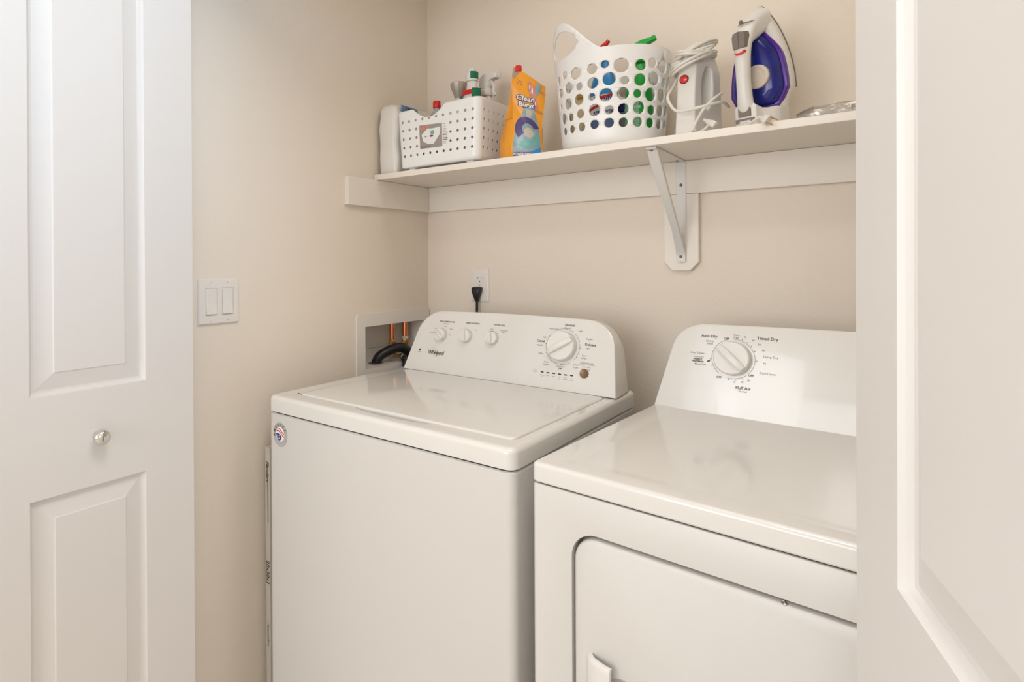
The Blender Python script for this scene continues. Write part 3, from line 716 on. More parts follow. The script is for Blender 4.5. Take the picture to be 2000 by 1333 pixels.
fr0 = -S0                     # unrolled coordinate where the front straight side starts
fx_ = lambda x: fr0+(x+HX-RC)  # local x of the front side -> unrolled coordinate
top = [(0, HB)]
def scoop(c, hw, dp, n=18): return [(c-hw+2*hw*i/n, HB-dp*max(0, math.sin(PI*i/n))**.95) for i in range(n+1)]
c1 = fx_(-.025); c2 = c1+TOT/2
outl = [(0, .010), (TOT, .010), (TOT, HB)]+scoop(c2, .055, .030)[::-1]+scoop(c1, .062, .033)[::-1]+[(0, HB)]
hol = []
for row in range(5):
    z = .046+.0268*row
    for c in range(11):
        if row in (1, 2, 3) and 3 <= c <= 6: continue
        hol.append(circ(fx_(-.132+.0268*c), z, .0043, 14)); hol.append(circ(fx_(-.132+.0268*c)+TOT/2, z, .0043, 14))
    for c in range(7):
        s_ = fr0+2*(HX-RC)+PI/2*RC+(HY-RC)+(c-3)*.0262
        hol.append(circ(s_, z, .0043, 14))
        if c != 3: hol.append(circ((s_+TOT/2) % TOT, z, .0043, 14))
o = obj('perforated_wall', wall_band(outl, hol, bpos, (.0045, .03)), BASKET, bk, ang=50, solid=.0022)
bm = BM(); rings = []
for z, g in ((.0085, .010), (.009, .004), (.012, .001), (.013, .0012)):
    pts = []
    for i in range(96):
        v = bpos(TOT*i/96, .010); k = 1-g/.12; pts.append((v.x*k, v.y*k, z))
    rings.append(pts)
loft(bm, rings); obj('basket_floor', bm, BASKET, bk)
for sx in (-1, 1):
    for sy in (-1, 1):
        bm = BM(); rrings(bm, sx*.110-.014, sx*.110+.014, sy*.078-.012, sy*.078+.012, .008, [(.002, 0), (0, .002), (0, .009)]); obj('foot', bm, BASKET, bk)
fL = lambda o_: (lambda x, z: bpos(fx_(x), z)+Vector((0, -.0016-o_, 0)))
lx = .2335-BXC
bm = BM(); put_poly(bm, [(lx-.0445, .062), (lx+.0445, .060), (lx+.0445, .130), (lx-.0445, .134)], fL(0), (.01, .02)); lab = obj('product_label', bm, GREYP, bk, label='grey product label showing a white basket')
bm = BM(); put_poly(bm, [(lx-.036, .104), (lx-.012, .121), (lx-.004, .1195), (lx+.010, .1185), (lx+.038, .120), (lx+.036, .098), (lx+.010, .071), (lx-.012, .074), (lx-.030, .082)], fL(.0003)); obj('label_basket_picture', bm, WHITE, lab)
bm = BM(); put_poly(bm, rr(lx-.041, lx-.008, .1195, .1295, .004, 4), fL(.0004)); obj('label_red_badge', bm, SALMON, lab)
bm = BM(); put_poly(bm, circ(lx+.007, .1065, .008, 16, .007), fL(.0005)); obj('label_blue_spot', bm, AQUA, lab)
bm = BM(); put_poly(bm, circ(lx+.003, .0965, .0075, 14, .003), fL(.0006)); obj('label_magenta_spot', bm, mat('magenta_print', (.35, .02, .10), .5), lab)
bm = BM(); put_poly(bm, [(lx-.028, .103), (lx-.020, .097), (lx-.010, .0985), (lx-.021, .094)], fL(.0006)); obj('label_dark_mark', bm, PRINT2, lab); bm = BM(); put_poly(bm, [(lx-.043, .063), (lx+.0, .063), (lx+.0, .0685), (lx-.043, .070)], fL(.0005)); obj('label_bottom_strip', bm, PRINT2, lab)
bm = BM()
for k in range(13):
    z = .068+.0048*k; wv = .017 if k in (2, 3, 4, 5, 6, 7) else .012
    put_poly(bm, [(lx+.048, z), (lx+.048+wv, z), (lx+.048+wv, z+(.0026 if k in (2, 3, 5) else .0009)), (lx+.048, z+(.0026 if k in (2, 3, 5) else .0009))], fL(.0003))
obj('barcode', bm, PRINT2, bk)

# ---- contents of the small basket
def at_local(n, x, y, lab_, cat, g=None): return empty(n, (x, y, ST+.0135), 0, lab_, cat, g)
rb = at_local('cleaner_bottle', .1815, -.185, 'bottle with a small red cap inside the small perforated basket', 'bottle')
bottle_body(rb, [(.012, 0), (.026, .002), (.028, .01), (.028, .15), (.022, .175), (.010, .190), (.010, .198)], LGREY, .8)
bm = BM(); lathe(bm, [(.0115, .196), (.0125, .198), (.0125, .2165), (.011, .219), (.003, .2195)], 24); obj('bottle_cap', bm, RED, rb, ang=40, label='red cap')
cb_ = at_local('detergent_bottle', .3140, -.180, 'white cone necked bottle with green stripes and a red ring in the small basket', 'bottle')
bottle_body(cb_, [(.02, 0), (.040, .003), (.042, .01), (.042, .16), (.040, .185), (.030, .210), (.0185, .235), (.0165, .250), (.0165, .258)], PLAST, .8)
e = BM(); lathe(e, [(.0165, .256), (.019, .257), (.020, .262), (.0195, .284), (.016, .289), (.0125, .290), (.0115, .297), (.006, .3005), (.002, .301)], 24); obj('bottle_cap', e, PLAST, cb_, ang=40)
e = BM(); lathe(e, [(.029, .2135), (.0318, .2140), (.0300, .2265), (.026, .2270)], 28, sy=.88); obj('red_ring', e, RED, cb_, ang=40)
label_band(cb_, .0200, .263, .284, -70, 25, DGREEN, 1.0, 'green_cap_stripe'); label_band(cb_, .0335, .201, .230, -62, 0, DGREEN, .82, 'green_shoulder_stripe', off=.001)
label_band(cb_, .0375, .196, .210, -150, -115, DGREEN, .82, 'green_shoulder_stripe', off=.002)
cc = at_local('scrub_brush', .2455, -.150, 'clear smoky plastic flared cup head standing in the small basket', 'brush')
bottle_body(cc, [(.01, 0), (.016, .003), (.016, .20), (.013, .215), (.015, .222)], PLAST, 1, 'brush_handle')
e = BM(); lathe(e, [(.012, .220), (.017, .234), (.026, .256), (.029, .270), (.027, .272), (.0245, .258), (.014, .236), (.008, .224)], 12); obj('flared_head', e, CLEAR, cc, ang=25)
sp = at_local('spray_bottle', .3330, -.122, 'white spray bottle behind the green striped bottle in the small basket', 'spray bottle')
bottle_body(sp, [(.02, 0), (.030, .003), (.031, .01), (.031, .15), (.026, .185), (.014, .215), (.012, .222)], PLAST, .8)
spray_head(sp, .222, -.2, PLAST, PLAST, 1.25)
bb = at_local('dark_tool', .372, -.125, 'black pointed tool end poking above the right rim of the small basket', 'tool')
e = BM(); tube(e, [(0, 0, 0), (0, 0, .1), (-.004, -.004, .18), (-.012, -.010, .199)], [.006, .006, .005, .0015], n=8); obj('tool_shaft', e, DARK, bb)

# ---- pouch
A0 = math.radians(38); bag = empty('detergent_pouch', (.5070, -.2735, ST), A0, 'upright orange pouch of laundry pods with blue front panel leaning beside the big basket', 'pouch')
BWd, BDp = .086, .070
def tri(a, b, t): return a+(b-a)*t
def bag_pt(u, v, face='front'):
    """u 0..1 across, v 0..1 up. local x right along front, y into depth"""
    h = tri(.262, .205, u)
    lean = .010*v-.012*math.sin(PI*v)*(1-u)*.5
    taper = 1+.10*v*0
    pinch = .010*math.sin(PI*min(1, v*1.05))**2
    x = u*BWd*(1+.06*v)+lean-pinch*(1-2*u)*-.6
    bulge = -.016*math.sin(PI*u)*math.sin(PI*min(1, v*1.15+.05))**1 * (1-v*.6)
    y = bulge+.030*v+ (.004*math.sin(v*9+u*5))
    return Vector((x, y, h*v))
def bag_back(u, v):
    p = bag_pt(u, v); d = BDp*(1-v)**.75
    return Vector((p.x-.030*(1-u)*(1-v)**.8*math.sin(PI*min(1, v+.25)), p.y+d+.001, p.z))
NU, NV = 14, 26
bm = BM(); gf = [[bm.verts.new(bag_pt(i/NU, j/NV)) for i in range(NU+1)] for j in range(NV+1)]
gb = [[bm.verts.new(bag_back(i/NU, j/NV)) for i in range(NU+1)] for j in range(NV+1)]
NG = 4
def gus(u, j):
    a_ = gf[j][u].co; b_ = gb[j][u].co; v_ = j/NV
    out_ = []
    for k in range(1, NG):
        t_ = k/NG; p = a_.lerp(b_, t_); s_ = (1 if u else -1)
        fold = (-.020 if v_ > .45 else .006)*math.sin(PI*t_)*min(1, (1-v_)*4)
        p = p+Vector((s_*fold, 0, 0)); out_.append(bm.verts.new(p))
    return [gf[j][u]]+out_+[gb[j][u]]
gl = [gus(0, j) for j in range(NV+1)]; gr = [gus(NU, j) for j in range(NV+1)]
for j in range(NV):
    for i in range(NU):
        bm.faces.new((gf[j][i], gf[j][i+1], gf[j+1][i+1], gf[j+1][i])); bm.faces.new((gb[j][i+1], gb[j][i], gb[j+1][i], gb[j+1][i+1]))
    for g in (gl, gr):
        for k in range(NG): bm.faces.new((g[j][k], g[j][k+1], g[j+1][k+1], g[j+1][k]))
bm.faces.new([v for v in gf[0]]+gr[0][1:-1]+[v for v in reversed(gb[0])]+gl[0][1:-1][::-1])
obj('pouch_body', bm, ORANGE, bag, ang=40)
def fb(o_): return lambda u, v: bag_pt(u, v)+Vector((0, -.0009-o_, 0))
def dec(name, poly, m, o_, lab_=None): 
    e = BM(); put_poly(e, poly, fb(o_), (.06, .04)); return obj(name, e, m, bag, label=lab_)
pan = dec('front_panel_print', [(.04, .004), (.97, .004), (.93, .20), (.90, .36), (.84, .46), (.70, .60), (.60, .665), (.36, .585), (.26, .46), (.12, .34), (.05, .18)], FILMB, 0, 'blue grey printed front panel')
def sub(name, poly, m, o_):
    e = BM(); put_poly(e, poly, fb(o_), (.06, .04)); q = obj(name, e, m, pan); return q
sub('purple_pod_print', arcpoly(.50, .33, .19, .38, 35, 235, 26) and [(.50+(x-.5)*1, .33+(y-.33)*.36) for x, y in arcpoly(.50, .33, .20, .42, 20, 225, 26)], PURPLE, .0004)
sub('green_pod_print', [(.22, .14), (.40, .105), (.66, .12), (.86, .18), (.90, .27), (.82, .33), (.74, .26), (.60, .205), (.30, .195)], AQUA, .0004)
sub('beige_disc_print', [(.52+(x)*1, .29+(y)*.36) for x, y in circ(0, 0, .17, 20)], BEIGE, .0006)
sub('blue_wave_print', [(.42, .045), (.66, .075), (.90, .13), (.93, .06), (.80, .02)], BLUE, .0004)
sub('white_highlight_print', [(.42, .43), (.56, .44), (.64, .58), (.44, .58)], BEIGE, .0003)
for nm, mt_, bo, of in (('title_outline', NAVY, .0023, .0008), ('title_lettering', WHITE, .0005, .0014)):
    e = BM()
    put_text(e, 'Clean', .0215, 0, 0, lambda x, y: fb(of)(.40+x/.088, .705+y/.25+x*.8), shear=.15, bold=bo, step=(.01, .01)); put_text(e, 'Burst', .0205, 0, 0, lambda x, y: fb(of)(.43+x/.088, .630+y/.25+x*.8), shear=.1, bold=bo, step=(.01, .01))
    obj(nm, e, mt_, bag)
dec('red_emblem', [(.44, .90), (.50, .935), (.66, .90), (.72, .82), (.70, .77), (.82, .655), (.80, .60), (.70, .61), (.60, .72), (.48, .82)], SALMON, .0004, 'red and white arm emblem')
e = BM()
for p in ([(.50, .89), (.53, .885), (.52, .84), (.50, .845)], [(.57, .88), (.61, .86), (.62, .80), (.57, .81)], [(.66, .75), (.69, .745), (.75, .67), (.72, .665)]): put_poly(e, p, fb(.0007))
obj('emblem_highlights', e, WHITE, bag)
dec('grey_corner_print', [(.0, .88), (.05, .88), (.20, .995), (.02, .995)], GREYP, .0004)
dec('blue_stripe_print', [(.66, .85), (.72, .97), (.88, .965), (.80, .84), (.74, .775)], FILMB, .0004)
e = BM(); put_text(e, '72', .016, .0, 0, lambda x, y: fb(.0006)(.22+x/.09, .865+y/.25)); obj('brown_lettering', e, ORANGE2, bag); e = BM(); put_text(e, 'FRESH', .012, 0, 0, lambda x, y: fb(.0006)(.86+x/.11, .60+y/.22)); obj('brown_lettering', e, ORANGE2, bag); e = BM(); put_text(e, '3-IN-1', .010, 0, 0, lambda x, y: fb(.0006)(.90+x/.11, .875+y/.22)); obj('brown_lettering', e, ORANGE2, bag)
dec('purple_strip_print', [(.06, .018), (.62, .018), (.62, .062), (.06, .062)], PURPLE, .0006)
e = BM(); put_text(e, 'POWER PAKS', .0085, 0, 0, lambda x, y: fb(.0012)(.34+x/.092, .040+y/.25), bold=.0003); obj('white_lettering', e, WHITE, bag)
e = BM()
def gut(o_): return lambda x, z: (Vector((-.003-o_, .036, 0))+Vector((-.010*math.sin(PI*min(1, z/.26+.25)), x, z)))
for k in range(9): put_text(e, ('CONTAINS', '42 PODS', 'KEEP OUT', 'OF REACH', 'OF KIDS', 'WASH', 'COLD', 'HOT', 'OK')[k], .0085, 0, .138-.0105*k, lambda x, z: gut(.006)(-x, z)); 
obj('side_lettering', e, PRINT2, bag)
e = BM(); pts = [(bag_pt(.08, .985)+Vector((0, -.002, 0)))]; p0 = pts[0]; rrings(e, p0.x-.002, p0.x+.016, p0.y-.004, p0.y+.006, .003, [(.001, p0.z-.006), (0, p0.z-.004), (0, p0.z+.008), (.003, p0.z+.012)]); cl = obj('red_clip', e, RED, bag)

# ---- big tub
TX, TY = .744, -.155
tb = empty('laundry_tub', (TX, TY, ST), 0, 'tall white flexible plastic tub with oval holes and a loop handle full of bottles', 'tub')
ta = lambda z: .128+.020*z/.23
tbb = lambda z: .112+.018*z/.23
RU = .138
def tpos(s_, z):
    th = s_/RU+math.radians(10); zz = max(z, 0)
    k = 1-.07*max(0, 1-zz/.02)**2
    out = .010*max(0, (z-.24)/.1)
    return Vector(((ta(min(zz, .25))+out)*k*math.cos(th), (tbb(min(zz, .25))+out)*k*math.sin(th), z))
su = lambda deg: math.radians((deg-10) % 360)*RU
THC = 233
TT = 2*PI*RU
def hz_(d):  # rim height with handle
    q = abs(((d-THC+180) % 360)-180)
    base = .241+.002*math.cos(math.radians(d-THC))
    if q < 46: base += .090*(math.cos(PI*q/46)*.5+.5)**.75
    elif q < 75: base += 0
    return base
outl = [(0, .002), (TT, .002)]+[(TT*(1-i/180), hz_(10+360*(1-i/180))) for i in range(181)]
hl = [(su(THC+21*math.cos(2*PI*i/28)*(1-.22*math.sin(2*PI*i/28))), .278+.034*math.sin(2*PI*i/28)) for i in range(28)]
holes = [hl]
meas = [(-140.3, .1951, .0098), (-126.2, .2015, .0083), (-109.8, .1941, .0135), (-90.8, .1941, .0113), (-78.2, .1997, .0087), (-62.8, .1919, .0155), (-43.5, .1915, .0124), (-30.3, .1978, .0100), (-15.1, .1932, .0150), (-138.6, .1607, .0109), (-121.0, .1641, .0126), (-105.9, .1584, .0083), (-90.6, .1591, .0126), (-74.2, .1629, .0142), (-59.2, .1557, .0091), (-43.7, .1561, .0135), (-27.1, .1604, .0150), (-11.0, .1544, .0094), (-139.9, .126, .0072), (-124.1, .1247, .0131), (-107.2, .1264, .0126), (-92.1, .1258, .0083), (-77.7, .125, .0146), (-60.8, .1244, .0131), (-46.0, .123, .0094), (-30.7, .1218, .0148), (-13.5, .1231, .0140), (-135.8, .0915, .0131), (-120.4, .0879, .0091), (-106.3, .09, .0104), (-89.8, .0919, .0135), (-74.4, .0873, .0098), (-60.3, .0873, .012), (-44.0, .0896, .014), (-28.4, .0849, .0109), (-13.9, .086, .0125), (-135.2, .0572, .0098), (-120.0, .057, .0094), (-105.5, .0562, .0098), (-90.2, .0568, .0104), (-74.7, .0563, .0109), (-60.1, .0547, .0104), (-44.6, .0549, .0113), (-29.2, .0538, .0112), (-14.3, .053, .0110)]
rg = random.Random(4)
for d, z, r in meas: holes.append(circ(su(d), z, r*1.10, 18, r*1.12))
for k in range(1, 14):
    d = -14.5+15.5*k
    if k == 0 or abs(((d-10+180) % 360)-180) < 8: continue
    for j in range(5):
        r = rg.choice((.009, .0105, .0125, .0135)); holes.append(circ(su(d), .0555+.0345*j, r*1.10, 18, r*1.12))
o = obj('perforated_wall', wall_band(outl, holes, tpos, (.012, .03)), BASKET, tb, ang=60, solid=.0032)
bm = BM(); lathe(bm, [(.115, 0), (.119, .001), (.120, .004), (.118, .005)], 64, sy=.872); obj('tub_floor', bm, BASKET, tb)
TZ = ST+.0052
def inpos(n, x, y, l, c): return empty(n, (x, y, TZ), 0, l, c)
yb_ = inpos('yellow_bottle', .658, -.150, 'pale yellow bottle with a teal label seen through the left holes of the tub', 'bottle')
bottle_body(yb_, [(.02, 0), (.030, .003), (.0315, .012), (.0315, .115), (.029, .135), (.014, .150), (.012, .158)], CREAM, .75)
e = BM(); lathe(e, [(.012, .156), (.015, .157), (.015, .172), (.012, .174)], 20); obj('bottle_cap', e, AMBER, yb_)
label_band(yb_, .0315, .015, .112, -215, -150, TEAL, .75)
bl = inpos('blue_spray_bottle', .736, -.190, 'bright blue spray bottle with a red trigger standing in the middle of the tub', 'spray bottle')
bl.rotation_euler = (0, 0, 0)
bottle_body(bl, [(.02, 0), (.034, .003), (.0365, .012), (.0365, .150), (.033, .172), (.026, .195), (.014, .224), (.012, .233)], BLUE, .72)
label_band(bl, .0365, .080, .140, -175, -5, WHITE, .72); label_band(bl, .0365, .018, .072, -175, -5, mat('slate_blue_label', (.17, .22, .42), .4), .72, 'lower_label')
e = BM()
for k, z in enumerate((.100, .118)):
    for i in range(12):
        a0, a1 = math.radians(-165+12.5*i), math.radians(-165+12.5*(i+1)); zz = z+.0016*i
        vs = [e.verts.new(((.0365+.0012)*math.cos(a), (.0365*.72+.0018)*math.sin(a), q)) for a, q in ((a0, zz), (a1, zz+.0016), (a1, zz+.0086), (a0, zz+.007))]; e.faces.new(vs)
obj('red_label_stripes', e, RED, bl)
e = BM(); cyl_text(e, 'STAIN', .018, .0365, -78, .130, .72, bold=.0004, off=.0016); obj('label_lettering', e, NAVY, bl); e = BM(); cyl_text(e, 'REMOVER', .012, .0365, -78, .094, .72, bold=.0003, off=.0022); obj('label_lettering', e, NAVY, bl)
rh = spray_head(bl, .232, math.radians(8), RED, RED, .9, label='red spray trigger')
tilt_head(bl, rh, .232, -48)
gn = inpos('green_spray_bottle', .818, -.165, 'green spray bottle with a green trigger in the right half of the tub', 'spray bottle')
bottle_body(gn, [(.02, 0), (.033, .003), (.0345, .012), (.0345, .130), (.031, .155), (.022, .192), (.016, .210), (.013, .217)], GREEN, .8)
label_band(gn, .0345, .030, .115, -150, -75, mat('pale_green_label', (.25, .62, .35), .4), .8)
e = BM(); cyl_text(e, 'ALL PURPOSE', .009, .0345, -112, .098, .8, bold=.0003); cyl_text(e, 'CLEANER', .011, .0345, -112, .080, .8, bold=.0003)
for k in range(6): cyl_text(e, 'CLEANS AND FRESHENS', .0052, .0345, -112, .064-.006*k, .8)
obj('label_lettering', e, WHITE, gn)
h = spray_head(gn, .216, math.radians(4), GREEN, GREEN, 1.25, label='green spray trigger')
tilt_head(gn, h, .216, -19)
am = inpos('amber_bottle', .690, -.100, 'amber brown bottle behind the pale yellow bottle in the tub', 'bottle')
bottle_body(am, [(.02, 0), (.025, .003), (.026, .012), (.026, .120), (.020, .145), (.010, .160), (.010, .170)], AMBER, .9)
wh = inpos('white_jar', .768, -.106, 'white and grey jar with a navy lid behind the blue spray bottle in the tub', 'jar')
bottle_body(wh, [(.02, 0), (.032, .003), (.033, .012), (.033, .10), (.030, .108)], LGREY, 1, 'jar_body'); e = BM(); lathe(e, [(.031, .107), (.034, .108), (.034, .128), (.031, .130)], 28); obj('jar_lid', e, NAVY, wh)

# ---- handheld steamer with wound cord
DA = math.radians(12)   # profile axis p points from the handle to the body
stm = empty('garment_steamer', (.9530, -.246, ST), PI/2-DA, 'white handheld appliance with a red button and its cord wound round the top', 'handheld appliance')
# local x = p (away from the viewer), local y = width
bm = BM(); rings = []
prof = [(.000, .030, .040, .0230), (.10, .026, .046, .0225), (.14, .025, .048, .0225)]
outer = [(-.004, 0), (-.006, .03), (-.004, .08), (0, .13), (.004, .165), (.012, .190), (.028, .206), (.052, .212), (.074, .205), (.090, .188), (.100, .155), (.106, .10), (.110, .05), (.110, 0)]
inner = [(.030, .070), (.029, .11), (.032, .140), (.040, .162), (.052, .168), (.060, .158), (.062, .12), (.060, .085), (.048, .066)]
hb = sheet(outer, [inner]); r = bmesh.ops.extrude_face_region(hb, geom=list(hb.faces)); vv = [v for v in r['geom'] if isinstance(v, bmesh.types.BMVert)]
def hw(p, z):   # half width: handle narrow, body wide toward the back and the foot
    a = .0212+.013*min(1, max(0, (p-.022)/.04))+.004*max(0, 1-z/.05)
    a -= .010*max(0, (z-.17)/.045)
    return a
for v in hb.verts:
    p, z = v.co.x, v.co.y; s_ = 1 if v in vv else -1; v.co = Vector((p, s_*hw(p, z), z))
for v in vv: v.co.y = abs(v.co.y)
obj('appliance_body', hb, HAND, stm, ang=35, bevel=.0065, seg=4)
bm = BM(); lathe(bm, [(.0105, -.004), (.0105, .002), (.0085, .003), (.0085, .002)], 24); rgb = obj('button_ring', bm, mat('dark_red_ring', (.18, .005, .005), .4), stm, xf=Matrix.Translation((.0, .004, .135)) @ Matrix.Rotation(-PI/2-.05, 4, 'Y'))
bm = BM(); lathe(bm, [(.0085, 0), (.0085, .003), (.006, .0046), (.001, .005)], 24); obj('red_button', bm, REDT, stm, xf=Matrix.Translation((.0, .004, .135)) @ Matrix.Rotation(-PI/2-.05, 4, 'Y'))
cd = BM()
iz = stm.matrix_basis.inverted() if False else None
RZ = Matrix.Rotation(-(PI/2-DA), 3, 'Z')
Lc = lambda x, y, z: RZ @ (Vector((x, y, z))-Vector((.9530, -.246, ST)))
def loop(c, a, b, dz, tx, ty, n=16, ph=0, turns=1.0, r=.0036):
    pts = []
    for i in range(int(n*turns)+1):
        t_ = 2*PI*i/n+ph; px, py = a*math.cos(t_), b*math.sin(t_)
        pts.append((c[0]+px, c[1]+py, c[2]+px*tx+py*ty+dz*i/n))
    tube(cd, pts, r, n=8, k=3)
loop((.046, .002, .172), .066, .040, .008, .28, -.35, turns=2.0, ph=.3)
loop((.050, .004, .190), .062, .043, .006, .35, -.10, turns=1.2, ph=1.9)
loop((.048, .001, .196), .055, .036, .006, .10, .22, turns=1.5, ph=1.2)
loop((.052, .0, .208), .054, .041, .004, .25, -.42, turns=1.3, ph=2.2)
loop((.056, .0, .216), .050, .040, .004, .30, -.1, turns=1.2, ph=.2)
tube(cd, [Lc(*p) for p in ((.948, -.20, 1.735), (.930, -.215, 1.71), (.921, -.235, 1.68), (.917, -.262, 1.655), (.926, -.276, 1.632), (.941, -.281, 1.6135), (.965, -.284, 1.610), (.997, -.288, 1.612), (1.018, -.268, 1.620), (1.029, -.235, 1.627), (1.032, -.19, 1.625))], .0034, n=8)
tube(cd, [Lc(*p) for p in ((1.026, -.235, 1.648), (1.019, -.262, 1.634), (1.003, -.283, 1.612), (.988, -.282, 1.590), (.976, -.281, 1.566), (.972, -.279, 1.5615), (.985, -.262, 1.5612), (1.0, -.262, 1.569), (1.006, -.2655, 1.578))], .0034, n=8)
obj('wound_cord', cd, CORDW, stm, ang=60)
bm = BM(); rings = []
for t_, a, b in ((0, .003, .003), (.008, .004, .004), (.010, .0055, .0055), (.017, .006, .006), (.020, .0085, .007), (.030, .0105, .0078), (.031, .009, .007)):
    rings.append([(x, y, t_) for x, y in rr(-a, a, -b, b, .0025, 3)])
loft(bm, rings); Q = Vector((.75, -.05, -.50)).normalized().to_track_quat('Z', 'Y').to_matrix().to_4x4(); Q.translation = Vector((.9955, -.266, 1.5875))
LM = Matrix.Translation(Vector((0, 0, 0))) @ RZ.to_4x4() @ Matrix.Translation((-.9530, .246, -ST))
plg = obj('plug', bm, PLAST, stm, xf=LM @ Q, ang=40)

# ---- iron standing on its heel
ic = Vector((1.104, -.150, ST)); TLT = math.radians(5)
n_h = Vector((-.31, -.951, 0)).normalized(); wv = Vector((-n_h.y, n_h.x, 0))     # wv = right side
if wv.x < 0: wv = -wv
irn = empty('steam_iron', ic, 0, 'white steam iron with blue violet water tank standing upright on its heel', 'iron')
Ld = (n_h*math.sin(TLT)+Vector((0, 0, math.cos(TLT)))); Nd = (n_h*math.cos(TLT)-Vector((0, 0, math.sin(TLT))))
def I(a, h, l): return wv*a+Nd*h+Ld*l*1.01
def hw_i(l):
    if l < .060: return .051
    if l < .092: return .051+.015*(l-.060)/.032
    t_ = (l-.092)/(.2885-.092); return .066*max(0, 1-t_**1.9)**.85
def outline_i(l0, l1, sc=1, ins=0, n=56):
    R_ = []
    for i in range(n+1):
        l = l0+(l1-l0)*(1-(1-i/n)**1.6) ; R_.append((max(0.0008, hw_i(l)*sc-ins), l))
    return R_+[(-a, l) for a, l in reversed(R_)]
def cut_floor(bm):
    bmesh.ops.bisect_plane(bm, geom=list(bm.verts)+list(bm.edges)+list(bm.faces), plane_co=(0, 0, .0002), plane_no=(0, 0, 1), clear_inner=True)
    ed = [e for e in bm.edges if e.is_boundary]
    if ed: bmesh.ops.holes_fill(bm, edges=ed)
    return bm
def ist(specs, m, name, par=None, cut=False, ang=40, **k):
    bm = BM(); loft(bm, [[I(a, h, l) for a, l in ol] for ol, h in specs]); 
    if cut: cut_floor(bm)
    return obj(name, bm, m, par or irn, ang=ang, **k)
ist([(outline_i(.0935, .2865, 1.0, .001), -.0045), (outline_i(.092, .288, 1.0), -.003), (outline_i(.092, .288, 1.0), 0.0)], STEEL, 'soleplate')
ist([(outline_i(.0925, .286, 1, .002), 0), (outline_i(.0925, .286, 1, .002), .0025)], GREYB, 'soleplate_rim', label='dark gap line above the soleplate')
def body_out(l0, l1, ins): return outline_i(l0, l1, 1, ins)
ist([(body_out(-.005, .287, .0015), .0025), (body_out(-.005, .287, .0005), .006), (body_out(-.005, .286, .001), .014), (body_out(-.005, .283, .004), .022), (body_out(-.005, .278, .010), .028)], PLAST, 'lower_body', cut=True)
def tank_out(l0, l1, ins, n=64):
    R_ = []
    for i in range(n+1):
        t_ = i/n; l = l0+(l1-l0)*t_
        base = hw_i(l)-ins
        e0 = min(1, t_/.10)**.5
        R_.append((max(.001, base*(.82+.18*e0) if t_ < .1 else base), l))
    # force tip
    R_ = [(max(.001, a*(1-max(0, (i/n-.55)/.45)**2.2)), l) for i, (a, l) in enumerate(R_)]
    return R_+[(-a, l) for a, l in reversed(R_)]
ist([(tank_out(.052, .246, .004), .020), (tank_out(.052, .245, .004), .030), (tank_out(.054, .243, .0065), .032)], TANKR, 'tank_rim')
ist([(tank_out(.060, .236, .011), .030), (tank_out(.062, .232, .013), .038), (tank_out(.066, .224, .018), .047), (tank_out(.072, .210, .027), .054), (tank_out(.080, .190, .040), .057)], TANK, 'water_tank', ang=60, label='translucent blue violet water tank')
# heel housing
def rl(a, l0, l1, r, h, n=5): return [I(x, h, l) for x, l in rr(-a, a, l0, l1, r, n)]
bm = BM(); loft(bm, [rl(.050, -.02, .054, .006, .020), rl(.050, -.02, .054, .006, .040), rl(.048, -.02, .054, .008, .048), rl(.040, -.01, .052, .008, .058), rl(.030, -.01, .054, .010, .068), rl(.025, -.01, .060, .010, .078), rl(.023, -.01, .064, .010, .090), rl(.018, -.01, .060, .010, .094)])
cut_floor(bm); obj('heel_block', bm, PLAST, irn, ang=40, bevel=0)
# nose
bm = BM(); rings = []
for h, a, l0, l1 in ((.020, .028, .225, .276), (.030, .025, .218, .272), (.042, .023, .210, .266), (.054, .021, .203, .258), (.066, .020, .196, .248), (.076, .020, .190, .238), (.086, .019, .186, .226), (.092, .015, .184, .216)):
    rings.append([I(x, h, l) for x, l in rr(-a, a, l0, l1, .018, 6)])
loft(bm, rings); obj('nose_neck', bm, PLAST, irn, ang=50)
bm = BM(); hp = [(.214, .076), (.200, .085), (.175, .0905), (.13, .0925), (.095, .0915), (.062, .088), (.045, .080), (.030, .066)]
P_ = catmull([(0, h, l) for l, h in hp], 5); rings = []
for k, p in enumerate(P_):
    t_ = k/(len(P_)-1); a = .0175+.003*math.cos(t_*2*PI); b = .0145
    tn = (P_[min(k+1, len(P_)-1)]-P_[max(k-1, 0)]).normalized(); nn = Vector((0, -tn.z, tn.y)) if tn.z < 0 else Vector((0, tn.z, -tn.y))
    rings.append([I(a*math.cos(2*PI*j/20), p.y+nn.y*b*math.sin(2*PI*j/20), p.z+nn.z*b*math.sin(2*PI*j/20)) for j in range(20)])
loft(bm, rings); obj('handle', bm, PLAST, irn, ang=60)
def pad(name, poly, h0, h1, m, par=irn, **k):
    bm = BM(); loft(bm, [[I(a, h0, l) for a, l in poly], [I(a*.98, (h0+h1)/2, l) for a, l in poly], [I(a*.85, h1, l*.9+sum(q[1] for q in poly)/len(poly)*.1) for a, l in poly]]); return obj(name, bm, m, par, ang=40, **k)
for sgn in (-1, 1): pad('steam_button', [(sgn*.0005, .180), (sgn*.0150, .182), (sgn*.0165, .208), (sgn*.0135, .217), (sgn*.0005, .220)][::sgn], .084, .1065, GREYB)
pad('indicator_lens', [(-.0125, .1745), (-.006, .1675), (.004, .167), (.0125, .1715), (.013, .1765), (.004, .1725), (-.004, .173)], .099, .1078, REDT, label='red indicator lens')
pad('cord_pivot', [(-.015, .036), (.015, .036), (.015, .054), (.009, .063), (-.009, .063), (-.015, .054)], .084, .0975, GREYB)
bm = BM()
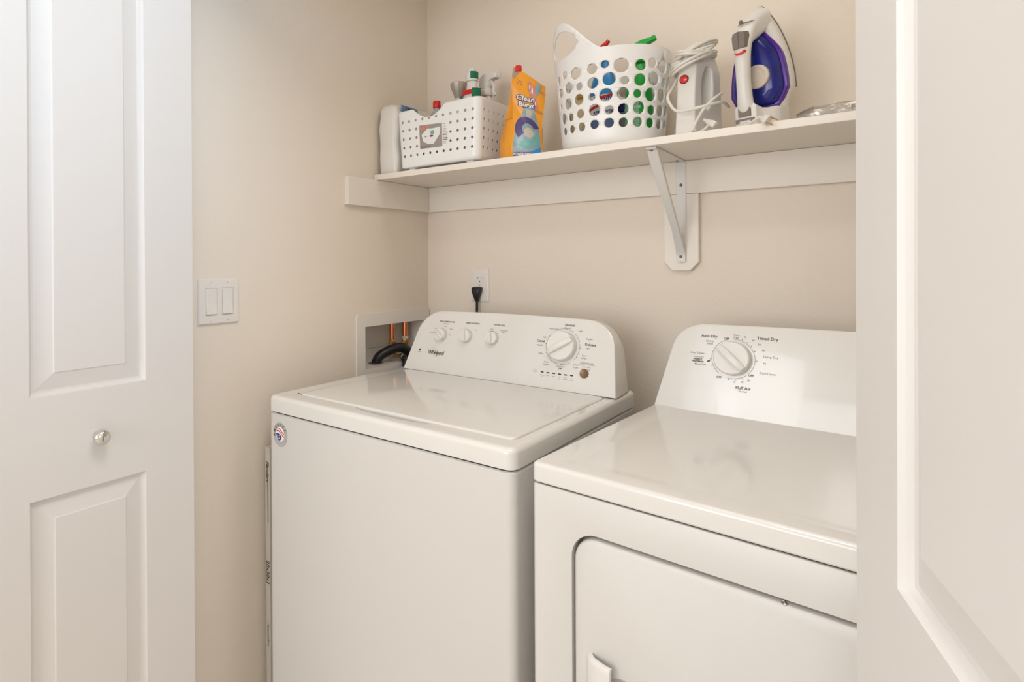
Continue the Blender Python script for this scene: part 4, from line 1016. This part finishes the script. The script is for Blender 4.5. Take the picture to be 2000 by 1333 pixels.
for a0, a1, l0, l1 in ((-.020, .020, .0285, .0325), (-.020, -.0125, .0235, .0285), (.0125, .020, .0235, .0285)):
    loft(bm, [[I(x, .088, l) for x, l in ((a0, l0), (a1, l0), (a1, l1), (a0, l1))], [I(x, .0955, l) for x, l in ((a0, l0), (a1, l0), (a1, l1), (a0, l1))]])
obj('cord_guard', bm, GREYB, irn)
bm = BM(); lathe(bm, [(.026, 0), (.026, .006), (.024, .0075), (.020, .0078), (.019, .0070), (.012, .0070), (.011, .0078), (.003, .0078)], 36)
Md = Matrix((wv, Ld, Nd)).transposed().to_4x4(); Md.translation = I(.012, .0565, .122); obj('temperature_dial', bm, mat('cream_dial', (.70, .60, .50), .4), irn, xf=Md, ang=30)
bm = BM(); tube(bm, [I(-.018, .070, .240), I(-.004, .079, .240), I(.008, .079, .239), I(.018, .070, .242)], [.0008, .0016, .0016, .0008], n=6); obj('spray_nozzle_seam', bm, GREYB, irn)
bm = BM(); lathe(bm, [(.004, 0), (.004, .006), (.0025, .008)], 12); Mn = Matrix((wv, Nd, -Ld)).transposed().to_4x4(); Q = (Nd*.6+Ld*.8).to_track_quat('Z', 'Y').to_matrix().to_4x4(); Q.translation = I(-.006, .078, .240); obj('spray_nozzle', bm, GREYB, irn, xf=Q)
# iron plug over the shelf edge
W_ = lambda x, y, z: Vector((x, y, z))-ic
cd = BM(); Dp = Vector((.735, -.50, -.45)).normalized(); O_ = Vector((1.112, -.2955, ST+.0105))
tube(cd, [I(0, .085, .022), W_(1.076, -.256, ST+.010), W_(1.084, -.268, ST+.0045), W_(1.096, -.281, ST+.008), O_-Dp*.004-ic, O_+Dp*.003-ic], .0034, n=8); obj('iron_cord', cd, CORDW, irn)
bm = BM(); rings = []
for t_, a, b in ((0, .0035, .0035), (.007, .005, .005), (.010, .0085, .0062), (.021, .0105, .0068), (.022, .0095, .006)):
    rings.append([(x, y, t_) for x, y in rr(-a, a, -b, b, .003, 3)])
loft(bm, rings)
Sx = Vector((.62, .12, .77)); Sx = (Sx-Dp*Sx.dot(Dp)).normalized(); Q = Matrix((Sx, Dp.cross(Sx), Dp)).transposed().to_4x4(); Q.translation = O_-ic
ip = obj('iron_plug', bm, PLAST, irn, xf=Q, ang=40)
for s_ in (-1, 1):
    bm = BM(); box(bm, s_*.0062-.0007, s_*.0062+.0007, -.0031, .0031, .0215, .038); obj('plug_prong', bm, BRASS, ip, xf=Q, bevel=.0003)

# ---- foil
fo_ = empty('foil_roll', (1.169, -.232, ST), 0, 'long crinkled silver foil roll lying at the right end of the shelf', 'foil roll')
bm = BM(); rings = []; rg = random.Random(2)
nn_ = 44
for i in range(nn_+1):
    x = .46*i/nn_; r0 = .0175*(min(1, (i+.4)/3.5)**.6)
    rings.append([(x, r0*1.25*(1+rg.uniform(-.06, .06))*math.cos(2*PI*j/16), max(0.0003, .0165+r0*(1+rg.uniform(-.10, .05))*math.sin(2*PI*j/16)-.0015)) for j in range(16)])
loft(bm, rings); obj('foil_wrap', bm, FOIL, fo_, ang=12)
